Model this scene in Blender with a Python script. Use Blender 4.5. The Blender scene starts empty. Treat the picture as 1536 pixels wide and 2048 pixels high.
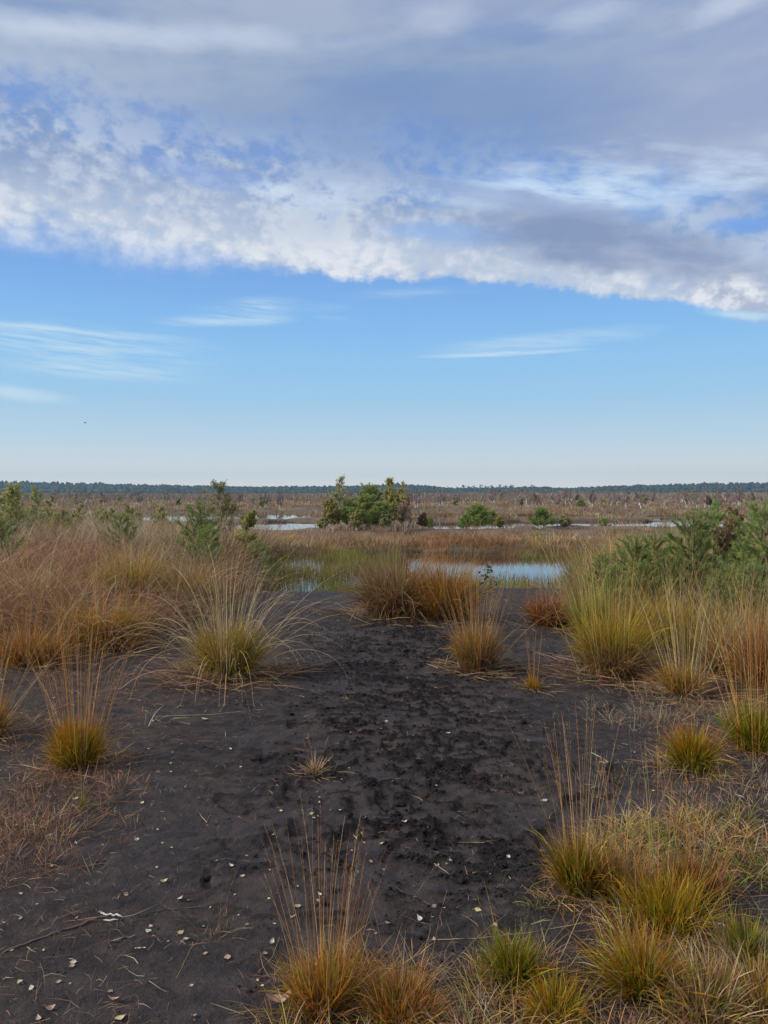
import bpy, bmesh, math
import numpy as np
from mathutils import Vector
R_ = math.radians
C = bpy.context.scene.collection
rng = np.random.default_rng(11)

# ------------------------------------------------------------------ camera
FOC = 1538.0; HORY = 985.0
PITCH = math.atan((1024-HORY)/FOC)
cam = bpy.data.cameras.new('camera'); camo = bpy.data.objects.new('camera', cam); C.objects.link(camo)
CAMZ = 1.62
camo.location = (0, 0, CAMZ); camo.rotation_euler = (math.pi/2-PITCH, 0, 0)
cam.sensor_fit = 'VERTICAL'; cam.sensor_height = 24; cam.lens = 24*FOC/2048
cam.clip_start = 0.05; cam.clip_end = 12000
bpy.context.scene.camera = camo

# ------------------------------------------------------------------ light
SUN_EL, SUN_AZ = 30.0, -102.0          # azimuth from +Y towards +X
sun = bpy.data.lights.new('sun', 'SUN'); sun.energy = 3.0; sun.angle = R_(10); sun.color = (1, .95, .88)
so = bpy.data.objects.new('sun', sun); C.objects.link(so)
sd = Vector((math.sin(R_(SUN_AZ))*math.cos(R_(SUN_EL)), math.cos(R_(SUN_AZ))*math.cos(R_(SUN_EL)), math.sin(R_(SUN_EL))))
so.rotation_euler = sd.to_track_quat('Z', 'Y').to_euler(); so.location = (0, 0, 50)
vs = bpy.context.scene.view_settings
vs.view_transform = 'Standard'; vs.look = 'None'; vs.exposure = 0.0; vs.gamma = 1.0; vs.use_curve_mapping = False
cy = bpy.context.scene.cycles
cy.max_bounces = 6; cy.diffuse_bounces = 3; cy.glossy_bounces = 3; cy.transparent_max_bounces = 6; cy.volume_bounces = 0

# ------------------------------------------------------------------ node expression helper
class NT:
    def __init__(s, tree): s.t = tree; s.dim = '3D'
    def v(s, sock): return X(s, sock)
    def node(s, kind, **kw):
        n = s.t.nodes.new(kind)
        for k, val in kw.items(): setattr(n, k, val)
        return n
    def put(s, inp, val):
        if isinstance(val, X): s.t.links.new(val.s, inp)
        elif isinstance(val, bpy.types.NodeSocket): s.t.links.new(val, inp)
        else: inp.default_value = val
    def m(s, op, *a, clamp=False):
        n = s.node('ShaderNodeMath', operation=op, use_clamp=clamp)
        for i, q in enumerate(a): s.put(n.inputs[i], q)
        return X(s, n.outputs[0])
    def smooth(s, x, a, b, lo=0.0, hi=1.0):
        n = s.node('ShaderNodeMapRange', interpolation_type='SMOOTHSTEP')
        for i, q in enumerate((x, a, b, lo, hi)): s.put(n.inputs[i], q)
        return X(s, n.outputs[0])
    def comb(s, x, y, z=0.0):
        n = s.node('ShaderNodeCombineXYZ')
        for i, q in enumerate((x, y, z)): s.put(n.inputs[i], q)
        return X(s, n.outputs[0])
    def sep(s, v):
        n = s.node('ShaderNodeSeparateXYZ'); s.put(n.inputs[0], v)
        return [X(s, o) for o in n.outputs]
    def noise(s, vec, scale=1.0, detail=4.0, rough=.5, dist=0.0, lac=2.0, dim='3D'):
        n = s.node('ShaderNodeTexNoise', noise_dimensions=s.dim if dim == '3D' else dim); s.put(n.inputs['Vector'], vec)
        for k, q in (('Scale', scale), ('Detail', detail), ('Roughness', rough), ('Distortion', dist), ('Lacunarity', lac)): s.put(n.inputs[k], q)
        return X(s, n.outputs[0])
    def vor(s, vec, scale=1.0, feature='F1', rnd=1.0, smooth=None):
        n = s.node('ShaderNodeTexVoronoi', feature=feature, voronoi_dimensions=s.dim); s.put(n.inputs['Vector'], vec)
        s.put(n.inputs['Scale'], scale); s.put(n.inputs['Randomness'], rnd)
        if smooth is not None: s.put(n.inputs['Smoothness'], smooth)
        return X(s, n.outputs[0])
    def mix(s, f, a, b, mode='MIX'):
        n = s.node('ShaderNodeMix', data_type='RGBA', blend_type=mode); n.clamp_factor = True
        s.put(n.inputs[0], f)
        for i, q in ((6, a), (7, b)):
            if isinstance(q, tuple): q = tuple(q)+((1,) if len(q) == 3 else ())
            s.put(n.inputs[i], q)
        return X(s, n.outputs[2])
    def ramp(s, x, stops, interp='LINEAR'):
        n = s.node('ShaderNodeValToRGB'); s.put(n.inputs[0], x); cr = n.color_ramp; cr.interpolation = interp
        while len(cr.elements) < len(stops): cr.elements.new(.5)
        for e, (p, c) in zip(cr.elements, stops): e.position = p; e.color = tuple(c)+(1,)
        return X(s, n.outputs[0])
class X:
    def __init__(s, nt, sock): s.n = nt; s.s = sock
    def __add__(s, o): return s.n.m('ADD', s, o)
    __radd__ = __add__
    def __sub__(s, o): return s.n.m('SUBTRACT', s, o)
    def __rsub__(s, o): return s.n.m('SUBTRACT', o, s)
    def __mul__(s, o): return s.n.m('MULTIPLY', s, o)
    __rmul__ = __mul__
    def __truediv__(s, o): return s.n.m('DIVIDE', s, o)
    def __neg__(s): return s.n.m('MULTIPLY', s, -1.0)

def lin(r, g, b):
    f = lambda c: (c/255/12.92) if c <= 10 else ((c/255+.055)/1.055)**2.4
    return (f(r), f(g), f(b))

# ------------------------------------------------------------------ sky
wd = bpy.data.worlds.new('World'); bpy.context.scene.world = wd; wd.use_nodes = True
wt = wd.node_tree; wt.nodes.clear(); n = NT(wt); n.dim = '2D'
SK = 0.1
tc = n.node('ShaderNodeTexCoord'); D = n.v(tc.outputs['Generated'])
dx, dy, dz = n.sep(D)
hyp = n.m('SQRT', dx*dx+dy*dy)
az = n.m('ARCTAN2', dx, dy)
el = dz/n.m('MAXIMUM', hyp, .02)
zc = n.m('MAXIMUM', dz, .012)+.004
u = dx/zc; v = dy/zc
P = n.comb(u, v)
def pxy(px, Y):
    U = (px-768)/FOC; W = (HORY-Y)/FOC
    return math.atan(U), W/math.sqrt(1+U*U)
sky = n.node('ShaderNodeTexSky', sky_type='NISHITA'); sky.sun_disc = False
sky.sun_elevation = R_(SUN_EL); sky.sun_rotation = R_(SUN_AZ); sky.air_density = 1.0; sky.dust_density = .6; sky.ozone_density = 2.0
nish = n.v(sky.outputs[0])
gr = n.ramp(n.m('MULTIPLY', el, 1.6, clamp=True), [
    (0.00, (.90, .88, .84)), (0.035, (.76, .80, .81)), (0.11, (.52, .69, .83)), (.19, lin(163, 206, 238)), (.27, lin(148, 200, 243)),
    (.36, lin(134, 188, 242)), (.45, lin(123, 172, 234)), (.65, lin(122, 162, 226)), (1.0, lin(95, 135, 205))])
# nishita gives the falloff round the sky, the gradient its colour on this day
nb = n.mix(1.0, nish, (SK, SK, SK), 'MULTIPLY')
base = n.mix(.93, nb, gr)
wf = n.noise(n.comb(az, el*2.2), 3.0, 2.0) - .5          # slow warp
wf2 = n.noise(n.comb(az+7.3, el*2.2), 9.0, 4.0, .6) - .5
WSUM = wf+wf2
AE = n.comb(az, el)
def blob(px, Y, rx, ry, rot=0.0, warp=.6, soft=(1.0, .25)):
    a0, e0 = pxy(px, Y)
    mp = n.node('ShaderNodeMapping', vector_type='TEXTURE'); n.put(mp.inputs[0], AE)
    mp.inputs['Location'].default_value = (a0, e0, 0); mp.inputs['Rotation'].default_value = (0, 0, R_(rot)); mp.inputs['Scale'].default_value = (rx/FOC, ry/FOC, 1)
    ln = n.node('ShaderNodeVectorMath', operation='LENGTH'); wt.links.new(mp.outputs[0], ln.inputs[0])
    q = n.m('MULTIPLY_ADD', WSUM, warp, n.v(ln.outputs['Value']))
    return n.smooth(q, soft[0], soft[1])
# cloud bank edge: straight in the plane of the layer, ragged by noise
edge = 3.58 + u*.33
big = n.noise(P, .9, 2.0, .5)-.5
med = n.noise(n.comb(az, el*1.15), 9.0, 3.0, .55)-.5
qv = n.comb(az+med*.02, el*1.25)
puffn = n.noise(qv, 40.0, 5.0, .62)-.5
cell = n.vor(n.comb(az+med*.03+puffn*.012, el*1.35+puffn*.010), 36.0, 'F1', 1.0)
s = (edge - v) + big*.35 + med*.40 + puffn*.30 - cell*.04
softl = n.smooth(az, -.30, -.05, .45, .10)
inside = n.smooth(s, softl*-.7, softl)
inside = n.m('MAXIMUM', inside, 0.0)
front = n.smooth(dy, -.2, .1)                       # the gap and its edge lie ahead only
inside = inside*front + (1.0-front)
# belt of puffs -> broken gap -> solid deck
deck = n.smooth(s+big*.3, 1.05, 1.55)
belt = 1.0 - n.smooth(s+med*.7+big*.5+u*.16, .55, 1.30)
puffcov = n.smooth(puffn*1.15 - cell*.3 + med*1.1 + big*.5 + belt*.62, -.38, .30)
gapcov = n.smooth(puffn*.7 + med*1.5 + big*.5 + wf*.8, -.50, .25)*.85
cover = n.m('MAXIMUM', n.m('MAXIMUM', puffcov*n.smooth(belt,0,.35), gapcov), deck)
cover = cover*inside
# shades of the cloud
wh = lin(230, 234, 241); pg = lin(188, 202, 223); gy = lin(130, 155, 197); lv = lin(160, 177, 202); bl = lin(190, 202, 221)
shade = n.smooth(puffn*1.25 - cell*.30 + med*1.5 + wf*.8, -.46, .20)
lift = n.smooth(s+med*.5, 1.15, .15)
pcol = n.mix(shade, n.mix(lift, gy, pg), n.mix(lift, pg, wh))
fine = n.noise(n.comb(az*1.0, el*3.0+wf*.2), 7.0, 5.0, .6)-.5
soft = n.noise(n.comb(az+3.1, el*2.4), 2.6, 4.0, .5)-.5
stk = n.noise(n.comb(az+el*.3, el*4.0-az*.5), 6.0, 5.0, .62)-.5
dcol = n.mix(n.smooth(soft*1.2+fine*.45+stk*.7, -.25, .32), gy, lv)
dcol = n.mix(blob(150, 240, 620, 210, -8, .5, (1.1, .1))*.6, dcol, bl)
dcol = n.mix(blob(1500, 190, 420, 330, 0, .8, (1.2, .1))*.38, dcol, lin(186, 192, 216))
dcol = n.mix(blob(820, 250, 620, 140, 3, .5, (1.2, .1))*.8, dcol, lin(124, 151, 196))
dcol = n.mix(n.smooth(el*FOC, 860, 1000)*.55, dcol, lin(176, 184, 208))
dcol = n.mix(blob(140, 75, 420, 42, 6, .9, (1.2, .0))*.75, dcol, lin(206, 217, 233))
dcol = n.mix(blob(420, 90, 300, 40, 4, 1.3, (1.2, .0))*.45, dcol, lin(196, 206, 230))
dcol = n.mix(blob(880, 40, 110, 40, 0, 1.4, (1.2, .0))*.5, dcol, lin(198, 206, 226))
dcol = n.mix(blob(1170, 50, 130, 40, -10, 1.4, (1.2, .0))*.6, dcol, lin(190, 204, 226))
dcol = n.mix(blob(1450, 25, 90, 30, 10, 1.4, (1.2, .0))*.6, dcol, lin(205, 215, 232))
dcol = n.mix(n.smooth(el, .70, 1.3)*.9, dcol, lin(232, 228, 226))      # unseen overcast overhead, whitened to throw more neutral light on the ground
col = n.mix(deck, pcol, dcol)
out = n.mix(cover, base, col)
# bright thin sheet and blue holes between belt and deck
streak = n.noise(n.comb(az*1.0-el*.5, el*4.5+az*.8), 11.0, 4.0, .62)-.5
def layer(o, m, c): return n.mix(n.m('MINIMUM', m, 1.0), o, c)
out = layer(out, blob(410, 350, 170, 32, -4, 1.6)*.5, lin(126, 160, 224))
out = layer(out, blob(900, 470, 230, 28, -4, 1.3)*.6, lin(138, 178, 232))
out = layer(out, blob(650, 400, 150, 46, 5, 1.7, (1.2, .3))*n.smooth(puffn+fine*.6, -.22, .12), lin(208, 226, 246))
out = layer(out, blob(1130, 395, 330, 48, -4, 1.1, (1.2, .1))*n.smooth(streak, -.35, .15)*1.0, lin(204, 226, 248))
out = layer(out, blob(1440, 360, 190, 60, 12, 1.2, (1.2, .1))*n.smooth(streak, -.3, .3)*.8, lin(200, 220, 246))
out = layer(out, blob(1240, 330, 360, 50, 0, 1.3, (1.2, .0))*n.smooth(streak, -.05, .3)*.6, lin(190, 208, 236))
out = layer(out, blob(1490, 455, 105, 20, -4, 1.2, (1.1, .3))*.8, lin(118, 165, 232))
# grey roll on the right and its lit foot
out = layer(out, blob(1235, 492, 330, 62, -13, 1.0, (1.15, .35))*.95, n.mix(n.smooth(fine, -.2, .25), lin(134, 153, 190), lin(166, 179, 205)))
out = layer(out, blob(1430, 545, 190, 48, -14, 1.0, (1.15, .35))*.9, n.mix(n.smooth(fine, -.2, .25), lin(142, 160, 195), lin(176, 187, 210)))
out = layer(out, blob(1500, 590, 170, 46, -12, 1.5, (1.1, .45)), n.mix(n.smooth(puffn+med*.4, -.15, .2), lin(176, 187, 212), wh))
out = layer(out, blob(960, 392, 330, 20, -13, .9, (1.2, .2))*.65, lin(148, 168, 208))
# cirrus over the clear sky
hair = n.noise(n.comb(az*1.0-el*.3, el*13.0+az*.9), 13.0, 4.0, .6)-.5
def cirrus(o, px, Y, rx, ry, rot, k, w=.5, lo=-.25, hi=.25):
    return layer(o, blob(px, Y, rx, ry, rot, w, (1.1, .0))*n.smooth(hair, lo, hi)*k, lin(196, 224, 242))
for a in ((470, 643, 150, 15, 3, .95, .5, -.35, .15), (510, 617, 120, 24, 6, .65, .5, -.3, .2), (660, 638, 50, 7, -3, .5), (640, 618, 90, 14, 4, .25),
          (130, 692, 340, 52, -3, .75, .4, -.22, .22), (60, 656, 300, 10, -1, .85, .4, -.4, .1), (190, 742, 230, 24, -2, .75, .4, -.35, .15), (40, 788, 130, 18, -5, 1.0, .4, -.5, .0),
          (1010, 709, 190, 6, 1, .95, .35, -.5, .0), (1080, 686, 220, 22, 4, .6, .6, -.45, .15), (800, 590, 160, 14, 2, .3), (1480, 632, 90, 10, -10, .8, .4, -.5, 0)):
    out = cirrus(out, *a)
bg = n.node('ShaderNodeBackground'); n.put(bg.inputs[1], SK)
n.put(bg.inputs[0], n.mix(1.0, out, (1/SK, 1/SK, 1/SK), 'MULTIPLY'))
wo = n.node('ShaderNodeOutputWorld'); wt.links.new(bg.outputs[0], wo.inputs[0])
wd.cycles.sampling_method = 'MANUAL'; wd.cycles.sample_map_resolution = 512

# ------------------------------------------------------------------ noise in numpy
_perm = np.random.default_rng(5).permutation(4096).astype(np.int64)
_gr = np.random.default_rng(6).uniform(0, 2*np.pi, 4096); _gx, _gy = np.cos(_gr), np.sin(_gr)
def perlin(x, y):
    xi = np.floor(x).astype(np.int64); yi = np.floor(y).astype(np.int64); xf = x-xi; yf = y-yi
    def g(ix, iy, fx, fy):
        h = _perm[(_perm[ix & 4095]+iy) & 4095]
        return _gx[h]*fx+_gy[h]*fy
    sx = xf*xf*xf*(xf*(xf*6-15)+10); sy = yf*yf*yf*(yf*(yf*6-15)+10)
    a = g(xi, yi, xf, yf); b = g(xi+1, yi, xf-1, yf); c = g(xi, yi+1, xf, yf-1); d = g(xi+1, yi+1, xf-1, yf-1)
    return (a+(b-a)*sx)*(1-sy)+(c+(d-c)*sx)*sy
def fbm(x, y, oct=4, rough=.5):
    s = np.zeros_like(x); a = 1.0; f = 1.0
    for o in range(oct):
        s += a*perlin(x*f+17.3*o, y*f-9.1*o); a *= rough; f *= 2.03
    return s
def sst(x, a, b):
    t = np.clip((x-a)/(b-a), 0, 1); return t*t*(3-2*t)

# ------------------------------------------------------------------ terrain
WATER = -0.60
FARW = -.44
PONDS = [(-14.0, 64, 7.5, 9), (-7.2, 47, 3.6, 5), (4.6, 46, 2.6, 3.4), (14.0, 49, 8.0, 5.2), (27, 58, 8, 4), (-2, 84, 12, 3.0)]
def macro(x, y):
    w = fbm(x*.35, y*.35, 3)
    land = np.where(y < 12, 0, 0)+.05*fbm(x*.3+3, y*.3, 3)
    land = land - .43*sst(y, 13, 30)                      # the plateau sinks towards the wet ground
    left = sst(-x, 2.2, 5.0); land = land+left*.22*(1-sst(y, 10, 34))
    right = sst(x, 2.8, 5.0); land = land+right*.12*(1-sst(y, 8, 26))
    # bare peat ledge steps beyond the pond
    t = fbm(x*.12+40, y*.25+5, 4)
    land = land + sst(y, 26, 31)*(1-sst(y, 90, 140))*(.17*sst(t, .02, .08)+.03*w)+.02*sst(y, 30, 34)
    land = land + .22*sst(y, 90, 200)
    # near pond
    xl = -2.9-.10*(y-14)+.5*w; xr = 3.5+.42*(y-14)-.018*np.maximum(y-20, 0)**2+.5*w
    yn = 12.75+.10*np.abs(x)*.5+.15*w-.12*x*0; yf = 29.0+.8*w-.35*np.abs(x-1)*.3
    d = np.minimum(np.minimum(x-xl, xr-x), np.minimum((y-yn)*1.3, yf-y))
    s = sst(d, -.15, .85)
    land = land*(1-s)+(-.80)*s
    land = np.where((y > 12) & (y < 30), land, land)
    for cx, cy_, rx, ry in PONDS:
        q = np.sqrt(((x-cx)/rx)**2+((y-cy_)/ry)**2)+.35*fbm(x*.22+cx, y*.22, 3)
        s = sst(q, 1.12, .92); land = land*(1-s)+(-.70)*s
    # low peat stack far right
    q = ((x-101)/20)**2+((y-400)/22)**2
    land = land+1.5*np.exp(-q*q*1.1)
    return land
# footprints along the trodden strip
fr = np.random.default_rng(21)
def px_ground(px, Y, z=0.0):
    U = (px-768)/FOC; V = (Y-1024)/FOC
    cp, sp = math.cos(PITCH), math.sin(PITCH)
    ry = cp-V*sp; rz = -sp-V*cp
    t = (z-CAMZ)/rz
    return U*t, ry*t
FEET = []
for k in range(120):
    if k < 88:
        Y = fr.uniform(1270, 1700); c = 800+.16*(Y-1280); px = fr.normal(c, 70+.42*(Y-1280))
    else:
        Y = fr.uniform(1300, 1800); px = fr.uniform(380, 1400)
    gx, gy_ = px_ground(px, Y)
    FEET.append((gx, gy_, fr.normal(0, .55)+(math.pi if fr.random() < .5 else 0), fr.uniform(.8, 1.15), fr.uniform(.6, 1.3)))
def trod(x, y): return np.exp(-((x-.15-.05*(y-5))/(.55+.11*y))**2)*sst(y, 2.3, 3.4)*(1-sst(y, 8.5, 11.5))
def churn(x, y):
    tr = trod(x, y)
    cl = fbm(x*6.5+5+.7*fbm(x*4, y*4, 2), y*15, 5, .68)
    pa = fbm(x*1.3+9, y*1.7, 3)
    return sst(cl+.85*pa, .19, .25)*(.14+.95*tr)
def detail(x, y):
    near = (1-sst(y, 14, 30))*(y > -3)
    tr = trod(x, y)
    h = .020*fbm(x*1.5, y*1.5, 3)*near
    h += .0045*fbm(x*8, y*8, 5, .6)*near
    h += tr*.012*fbm(x*3.0+2, y*5.0, 4, .55)
    h += near*.021*churn(x, y)*(.7+.7*fbm(x*26, y*26, 2))
    sc_ = np.abs(fbm(x*2.4+31, y*4.2+3, 3, .5))                      # scuffed ledges: small one-sided steps
    h += near*tr*.010*sst(fbm(x*2.1+3, y*4.8, 3, .5), .015, .05)
    return h
def feet(x, y, h, blk):
    for fx, fy, an, sc, dp in FEET:
        m = (np.abs(x-fx) < .26) & (np.abs(y-fy) < .26)
        if not m.any(): continue
        X_, Y_ = x[m]-fx, y[m]-fy
        a = (X_*math.cos(an)+Y_*math.sin(an)); b = (-X_*math.sin(an)+Y_*math.cos(an))
        wd_ = .048*sc*(1-.22*sst(-b/.14, -.1, .6)+.10*sst(b/.14, .1, .7)); ll = .145*sc
        q = (np.abs(a/wd_)**2.4+np.abs(b/ll)**2.4)**(1/2.4)+.10*fbm(x[m]*14+fx, y[m]*14, 3)
        dd = 1-sst(q, .86, 1.0)
        part = sst(fbm(x[m]*3.1+fx*5, y[m]*3.1, 2)+.25*dp, -.05, .15)      # many prints survive only in part
        core = (1-sst(q, .7, .95))*part*.75; h[m] = h[m]*(1-core)+np.mean(h[m])*core; blk[m] *= 1-core*.8
        hd = -.019*dp*dd*part
        hd = hd+.003*dd*part*np.sin(b*200)*(dp > .8)
        rim = np.exp(-((q-1.09)/.075)**2)*part
        lumps = sst(fbm(x[m]*19+3, y[m]*19, 3), -.12, .25)
        hd = hd+.013*dp*rim*lumps
        h[m] += hd; blk[m] = np.maximum(blk[m], .9*np.clip(rim*1.3, 0, 1)*lumps)  # black peat lumps on the rim, also painting in the prints' shadow sides
    return h
def axis_grid():
    xs = [0.0]
    while xs[-1] < 1750: xs.append(xs[-1]+max(.012, .012+.021*(xs[-1]-1.9)))
    xs = np.array(xs); xs = np.concatenate([-xs[:0:-1], xs])
    ys = [2.0]
    while ys[-1] < 1750:
        y = ys[-1]; ys.append(y+(max(.009, y*y/2300) if y < 15 else .02*y if y > 16 else .15))
    yb = [2.0]
    while yb[-1] > -60: yb.append(yb[-1]-max(.03, .12*(2.0-yb[-1])))
    return xs, np.concatenate([np.array(yb[:0:-1]), np.array(ys)])
GX, GY = axis_grid()
mx, my = np.meshgrid(GX, GY)
MAC = macro(mx, my)
fl = MAC.copy()
nm = (my > -2) & (my < 32) & (np.abs(mx) < 30)
dd = np.zeros_like(fl); dd[nm] = detail(mx[nm], my[nm]); fl += dd
BLK = np.zeros_like(fl); BLK[nm] = .9*churn(mx[nm], my[nm])*(1-sst(my[nm], 14, 24)); fl = feet(mx, my, fl, BLK)
HG = fl
def Hq(x, y):
    x = np.atleast_1d(np.asarray(x, float)); y = np.atleast_1d(np.asarray(y, float))
    i = np.clip(np.searchsorted(GX, x)-1, 0, len(GX)-2); j = np.clip(np.searchsorted(GY, y)-1, 0, len(GY)-2)
    fx = np.clip((x-GX[i])/(GX[i+1]-GX[i]), 0, 1); fy = np.clip((y-GY[j])/(GY[j+1]-GY[j]), 0, 1)
    return (HG[j, i]*(1-fx)+HG[j, i+1]*fx)*(1-fy)+(HG[j+1, i]*(1-fx)+HG[j+1, i+1]*fx)*fy
def at(px, Y, dist=None):
    """ground point seen at photo pixel (px, Y); or the ground under that column at a given depth"""
    if dist is not None:
        x = (px-768)/FOC*dist; return x, dist, float(Hq(x, dist)[0])
    z = 0.0
    for _ in range(12):
        x, y = px_ground(px, Y, z); z = .5*z+.5*max(float(Hq(x, y)[0]), WATER)
    return x, y, float(Hq(x, y)[0])

# ------------------------------------------------------------------ mesh helpers
def mesh_np(name, V, F, cols=None, mats=(), smooth=False, midx=None):
    me = bpy.data.meshes.new(name); V = np.ascontiguousarray(V, dtype=np.float32); F = np.ascontiguousarray(F, dtype=np.int32)
    k = F.shape[1]
    me.vertices.add(len(V)); me.vertices.foreach_set('co', V.ravel())
    me.loops.add(F.size); me.loops.foreach_set('vertex_index', F.ravel())
    me.polygons.add(len(F)); me.polygons.foreach_set('loop_start', np.arange(0, F.size, k, dtype=np.int32))
    if smooth: me.polygons.foreach_set('use_smooth', np.ones(len(F), bool))
    for m in mats: me.materials.append(m)
    if midx is not None: me.polygons.foreach_set('material_index', midx.astype(np.int32))
    if cols is not None:
        ca = me.color_attributes.new('Col', 'FLOAT_COLOR', 'POINT')
        c4 = np.ones((len(V), 4), np.float32); c4[:, :3] = cols; ca.data.foreach_set('color', c4.ravel())
    me.update(calc_edges=True)
    return me
def obj(name, me, parent=None, loc=None, rz=0.0, sc=None):
    o = bpy.data.objects.new(name, me); C.objects.link(o)
    if parent is not None: o.parent = parent
    if loc is not None: o.location = loc
    if rz: o.rotation_euler[2] = rz
    if sc is not None: o.scale = (sc, sc, sc) if np.isscalar(sc) else sc
    return o
def thing(name, label, cat, loc, rz=0.0, group=None, sc=None, me=None):
    o = obj(name, me, None, loc, rz, sc); o['label'] = label; o['category'] = cat
    if group: o['group'] = group
    return o
def kind(o, k, label=None, cat=None):
    o['kind'] = k
    if label: o['label'] = label
    if cat: o['category'] = cat
    return o
def copy_tree(o, loc, rz=0.0, sc=None, label=None):
    c = o.copy(); C.objects.link(c); c.location = loc; c.rotation_euler[2] = rz
    if sc is not None: c.scale = (sc, sc, sc) if np.isscalar(sc) else sc
    if label: c['label'] = label
    for ch in o.children:
        d = ch.copy(); C.objects.link(d); d.parent = c
    return c
def material(name):
    m = bpy.data.materials.new(name); m.use_nodes = True; m.node_tree.nodes.clear()
    return m, NT(m.node_tree)
def finish(t, shader, disp=None):
    o = t.node('ShaderNodeOutputMaterial'); t.t.links.new(shader.outputs[0], o.inputs[0])
def leafy(name, trans=.32, rough=.55, spec=.3, var=.25, hue=.02, sat=1.0):
    m, t = material(name)
    at_ = t.node('ShaderNodeAttribute', attribute_name='Col')
    oi = t.node('ShaderNodeObjectInfo'); r = t.v(oi.outputs['Random'])
    hs = t.node('ShaderNodeHueSaturation'); t.put(hs.inputs['Color'], at_.outputs[0])
    t.put(hs.inputs['Value'], 1.0-var/2+r*var); t.put(hs.inputs['Saturation'], sat); t.put(hs.inputs['Hue'], .5-hue/2+r*hue)
    pb = t.node('ShaderNodeBsdfPrincipled'); t.put(pb.inputs['Base Color'], hs.outputs[0]); t.put(pb.inputs['Roughness'], rough)
    t.put(pb.inputs['Specular IOR Level'], spec)
    tr = t.node('ShaderNodeBsdfTranslucent'); t.put(tr.inputs[0], hs.outputs[0])
    ms = t.node('ShaderNodeMixShader'); t.put(ms.inputs[0], trans)
    t.t.links.new(pb.outputs[0], ms.inputs[1]); t.t.links.new(tr.outputs[0], ms.inputs[2])
    finish(t, ms)
    return m
M_GRASS = leafy('grass_blade', sat=1.18); M_FIELD = leafy('field_grass', .38, sat=1.04); M_NEEDLE = leafy('pine_needle', .4, .6, .25, .25, .02); M_LEAF = leafy('birch_leaf', .48, .6, .3, .2, .02)
M_TWIG = leafy('twig_bark', 0.0, .8, .2, .2, .01); M_STRAW = leafy('straw', .1, .7, .3, .1, .01, 1.1)

# ground material: wet dark peat with a browner litter film
mg, t = material('peat_ground')
geo = t.node('ShaderNodeNewGeometry'); pos = t.v(geo.outputs['Position'])
att = t.node('ShaderNodeAttribute', attribute_name='Col'); ar, ag, ab = t.sep(att.outputs['Vector'])
n1 = t.noise(pos, 1.3, 5, .6); n2 = t.noise(pos, 9.0, 6, .65); n3 = t.noise(pos, 60, 4, .7)
peat = t.mix(t.smooth(n2, .35, .7), (.030, .0245, .0245), (.064, .052, .053))
peat = t.mix(t.smooth(n1+(n2-.5)*.4, .45, .75)*.55, peat, (.078, .057, .051))
lit = t.mix(t.smooth(n3, .35, .65), (.050, .030, .023), (.125, .082, .058))
f = t.m('MULTIPLY', ar, t.smooth(n2+(n3-.5)*.9, .42, .68), clamp=True)
c = t.mix(f, peat, lit)
far = t.mix(t.smooth(t.noise(pos, .35, 5, .6), .35, .65), (.14, .095, .055), (.20, .13, .085))
far = t.mix(t.smooth(t.noise(pos, .09, 4, .55), .5, .62)*.7, far, (.10, .11, .045))
c = t.mix(ag, c, far)
c = t.mix(ab, c, (.009, .0075, .0075))
speck = t.smooth(t.noise(pos, 130, 3, .6), .62, .70)
c = t.mix(speck*.30*(1.0-ag), c, (.16, .13, .11))
pb = t.node('ShaderNodeBsdfPrincipled'); t.put(pb.inputs['Base Color'], c)
t.put(pb.inputs['Roughness'], t.smooth(n1+(n2-.5)*.3, .35, .65, .62, .92)); t.put(pb.inputs['Specular IOR Level'], .22)
b = t.node('ShaderNodeBump'); t.put(b.inputs['Strength'], 1.0); t.put(b.inputs['Distance'], .022)
t.put(b.inputs['Height'], n2*.6+n3*.5+t.noise(pos, 24, 5, .7)*.6+t.noise(pos, 220, 3, .7)*.12)
t.t.links.new(b.outputs[0], pb.inputs['Normal']); finish(t, pb)

ny, nx = mx.shape
V = np.stack([mx, my, HG], -1).reshape(-1, 3)
idx = np.arange(nx*ny).reshape(ny, nx)
F = np.stack([idx[:-1, :-1], idx[:-1, 1:], idx[1:, 1:], idx[1:, :-1]], -1).reshape(-1, 4)
xx, yy = V[:, 0], V[:, 1]
litm = np.clip(sst(-xx+.25*(yy-4)*.0+.4*fbm(xx*.8, yy*.8, 3), .9, 2.2)*.8+sst(xx+.5*fbm(xx*.8+4, yy*.8, 3), 1.5, 3.0)*.9+.06+.25*sst(fbm(xx*.9, yy*.9+7, 3), .1, .4), 0, 1)
litm *= 1-.6*sst(yy, 9, 12)*(np.abs(xx) < 3)
grm = sst(np.maximum(sst(-xx, 2.6, 4.6), sst(xx, 3.3, 5)), 0, 1)*sst(yy, 9, 14)
grm = np.maximum(grm, sst(yy, 25, 28))
slope = np.abs(np.gradient(MAC, axis=0)/np.gradient(my, axis=0)).reshape(-1)
blk = sst(slope+.08*fbm(xx*.6, yy*.6, 3), .12, .22)*sst(yy, 29, 31)*(1-sst(yy, 120, 160))
blk = np.maximum(blk, np.exp(-(((xx-101)/22)**2+((yy-400)/25)**2)**2)*.55)
blk = np.maximum(blk, sst(HG.reshape(-1), -.54, -.60)*sst(yy, 12, 13)*(1-sst(yy, 110, 120)))
blk = np.maximum(blk, BLK.reshape(-1))
ground = kind(obj('ground', mesh_np('ground', V, F, np.stack([litm, grm, blk], -1), (mg,), True)), 'structure')

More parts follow.
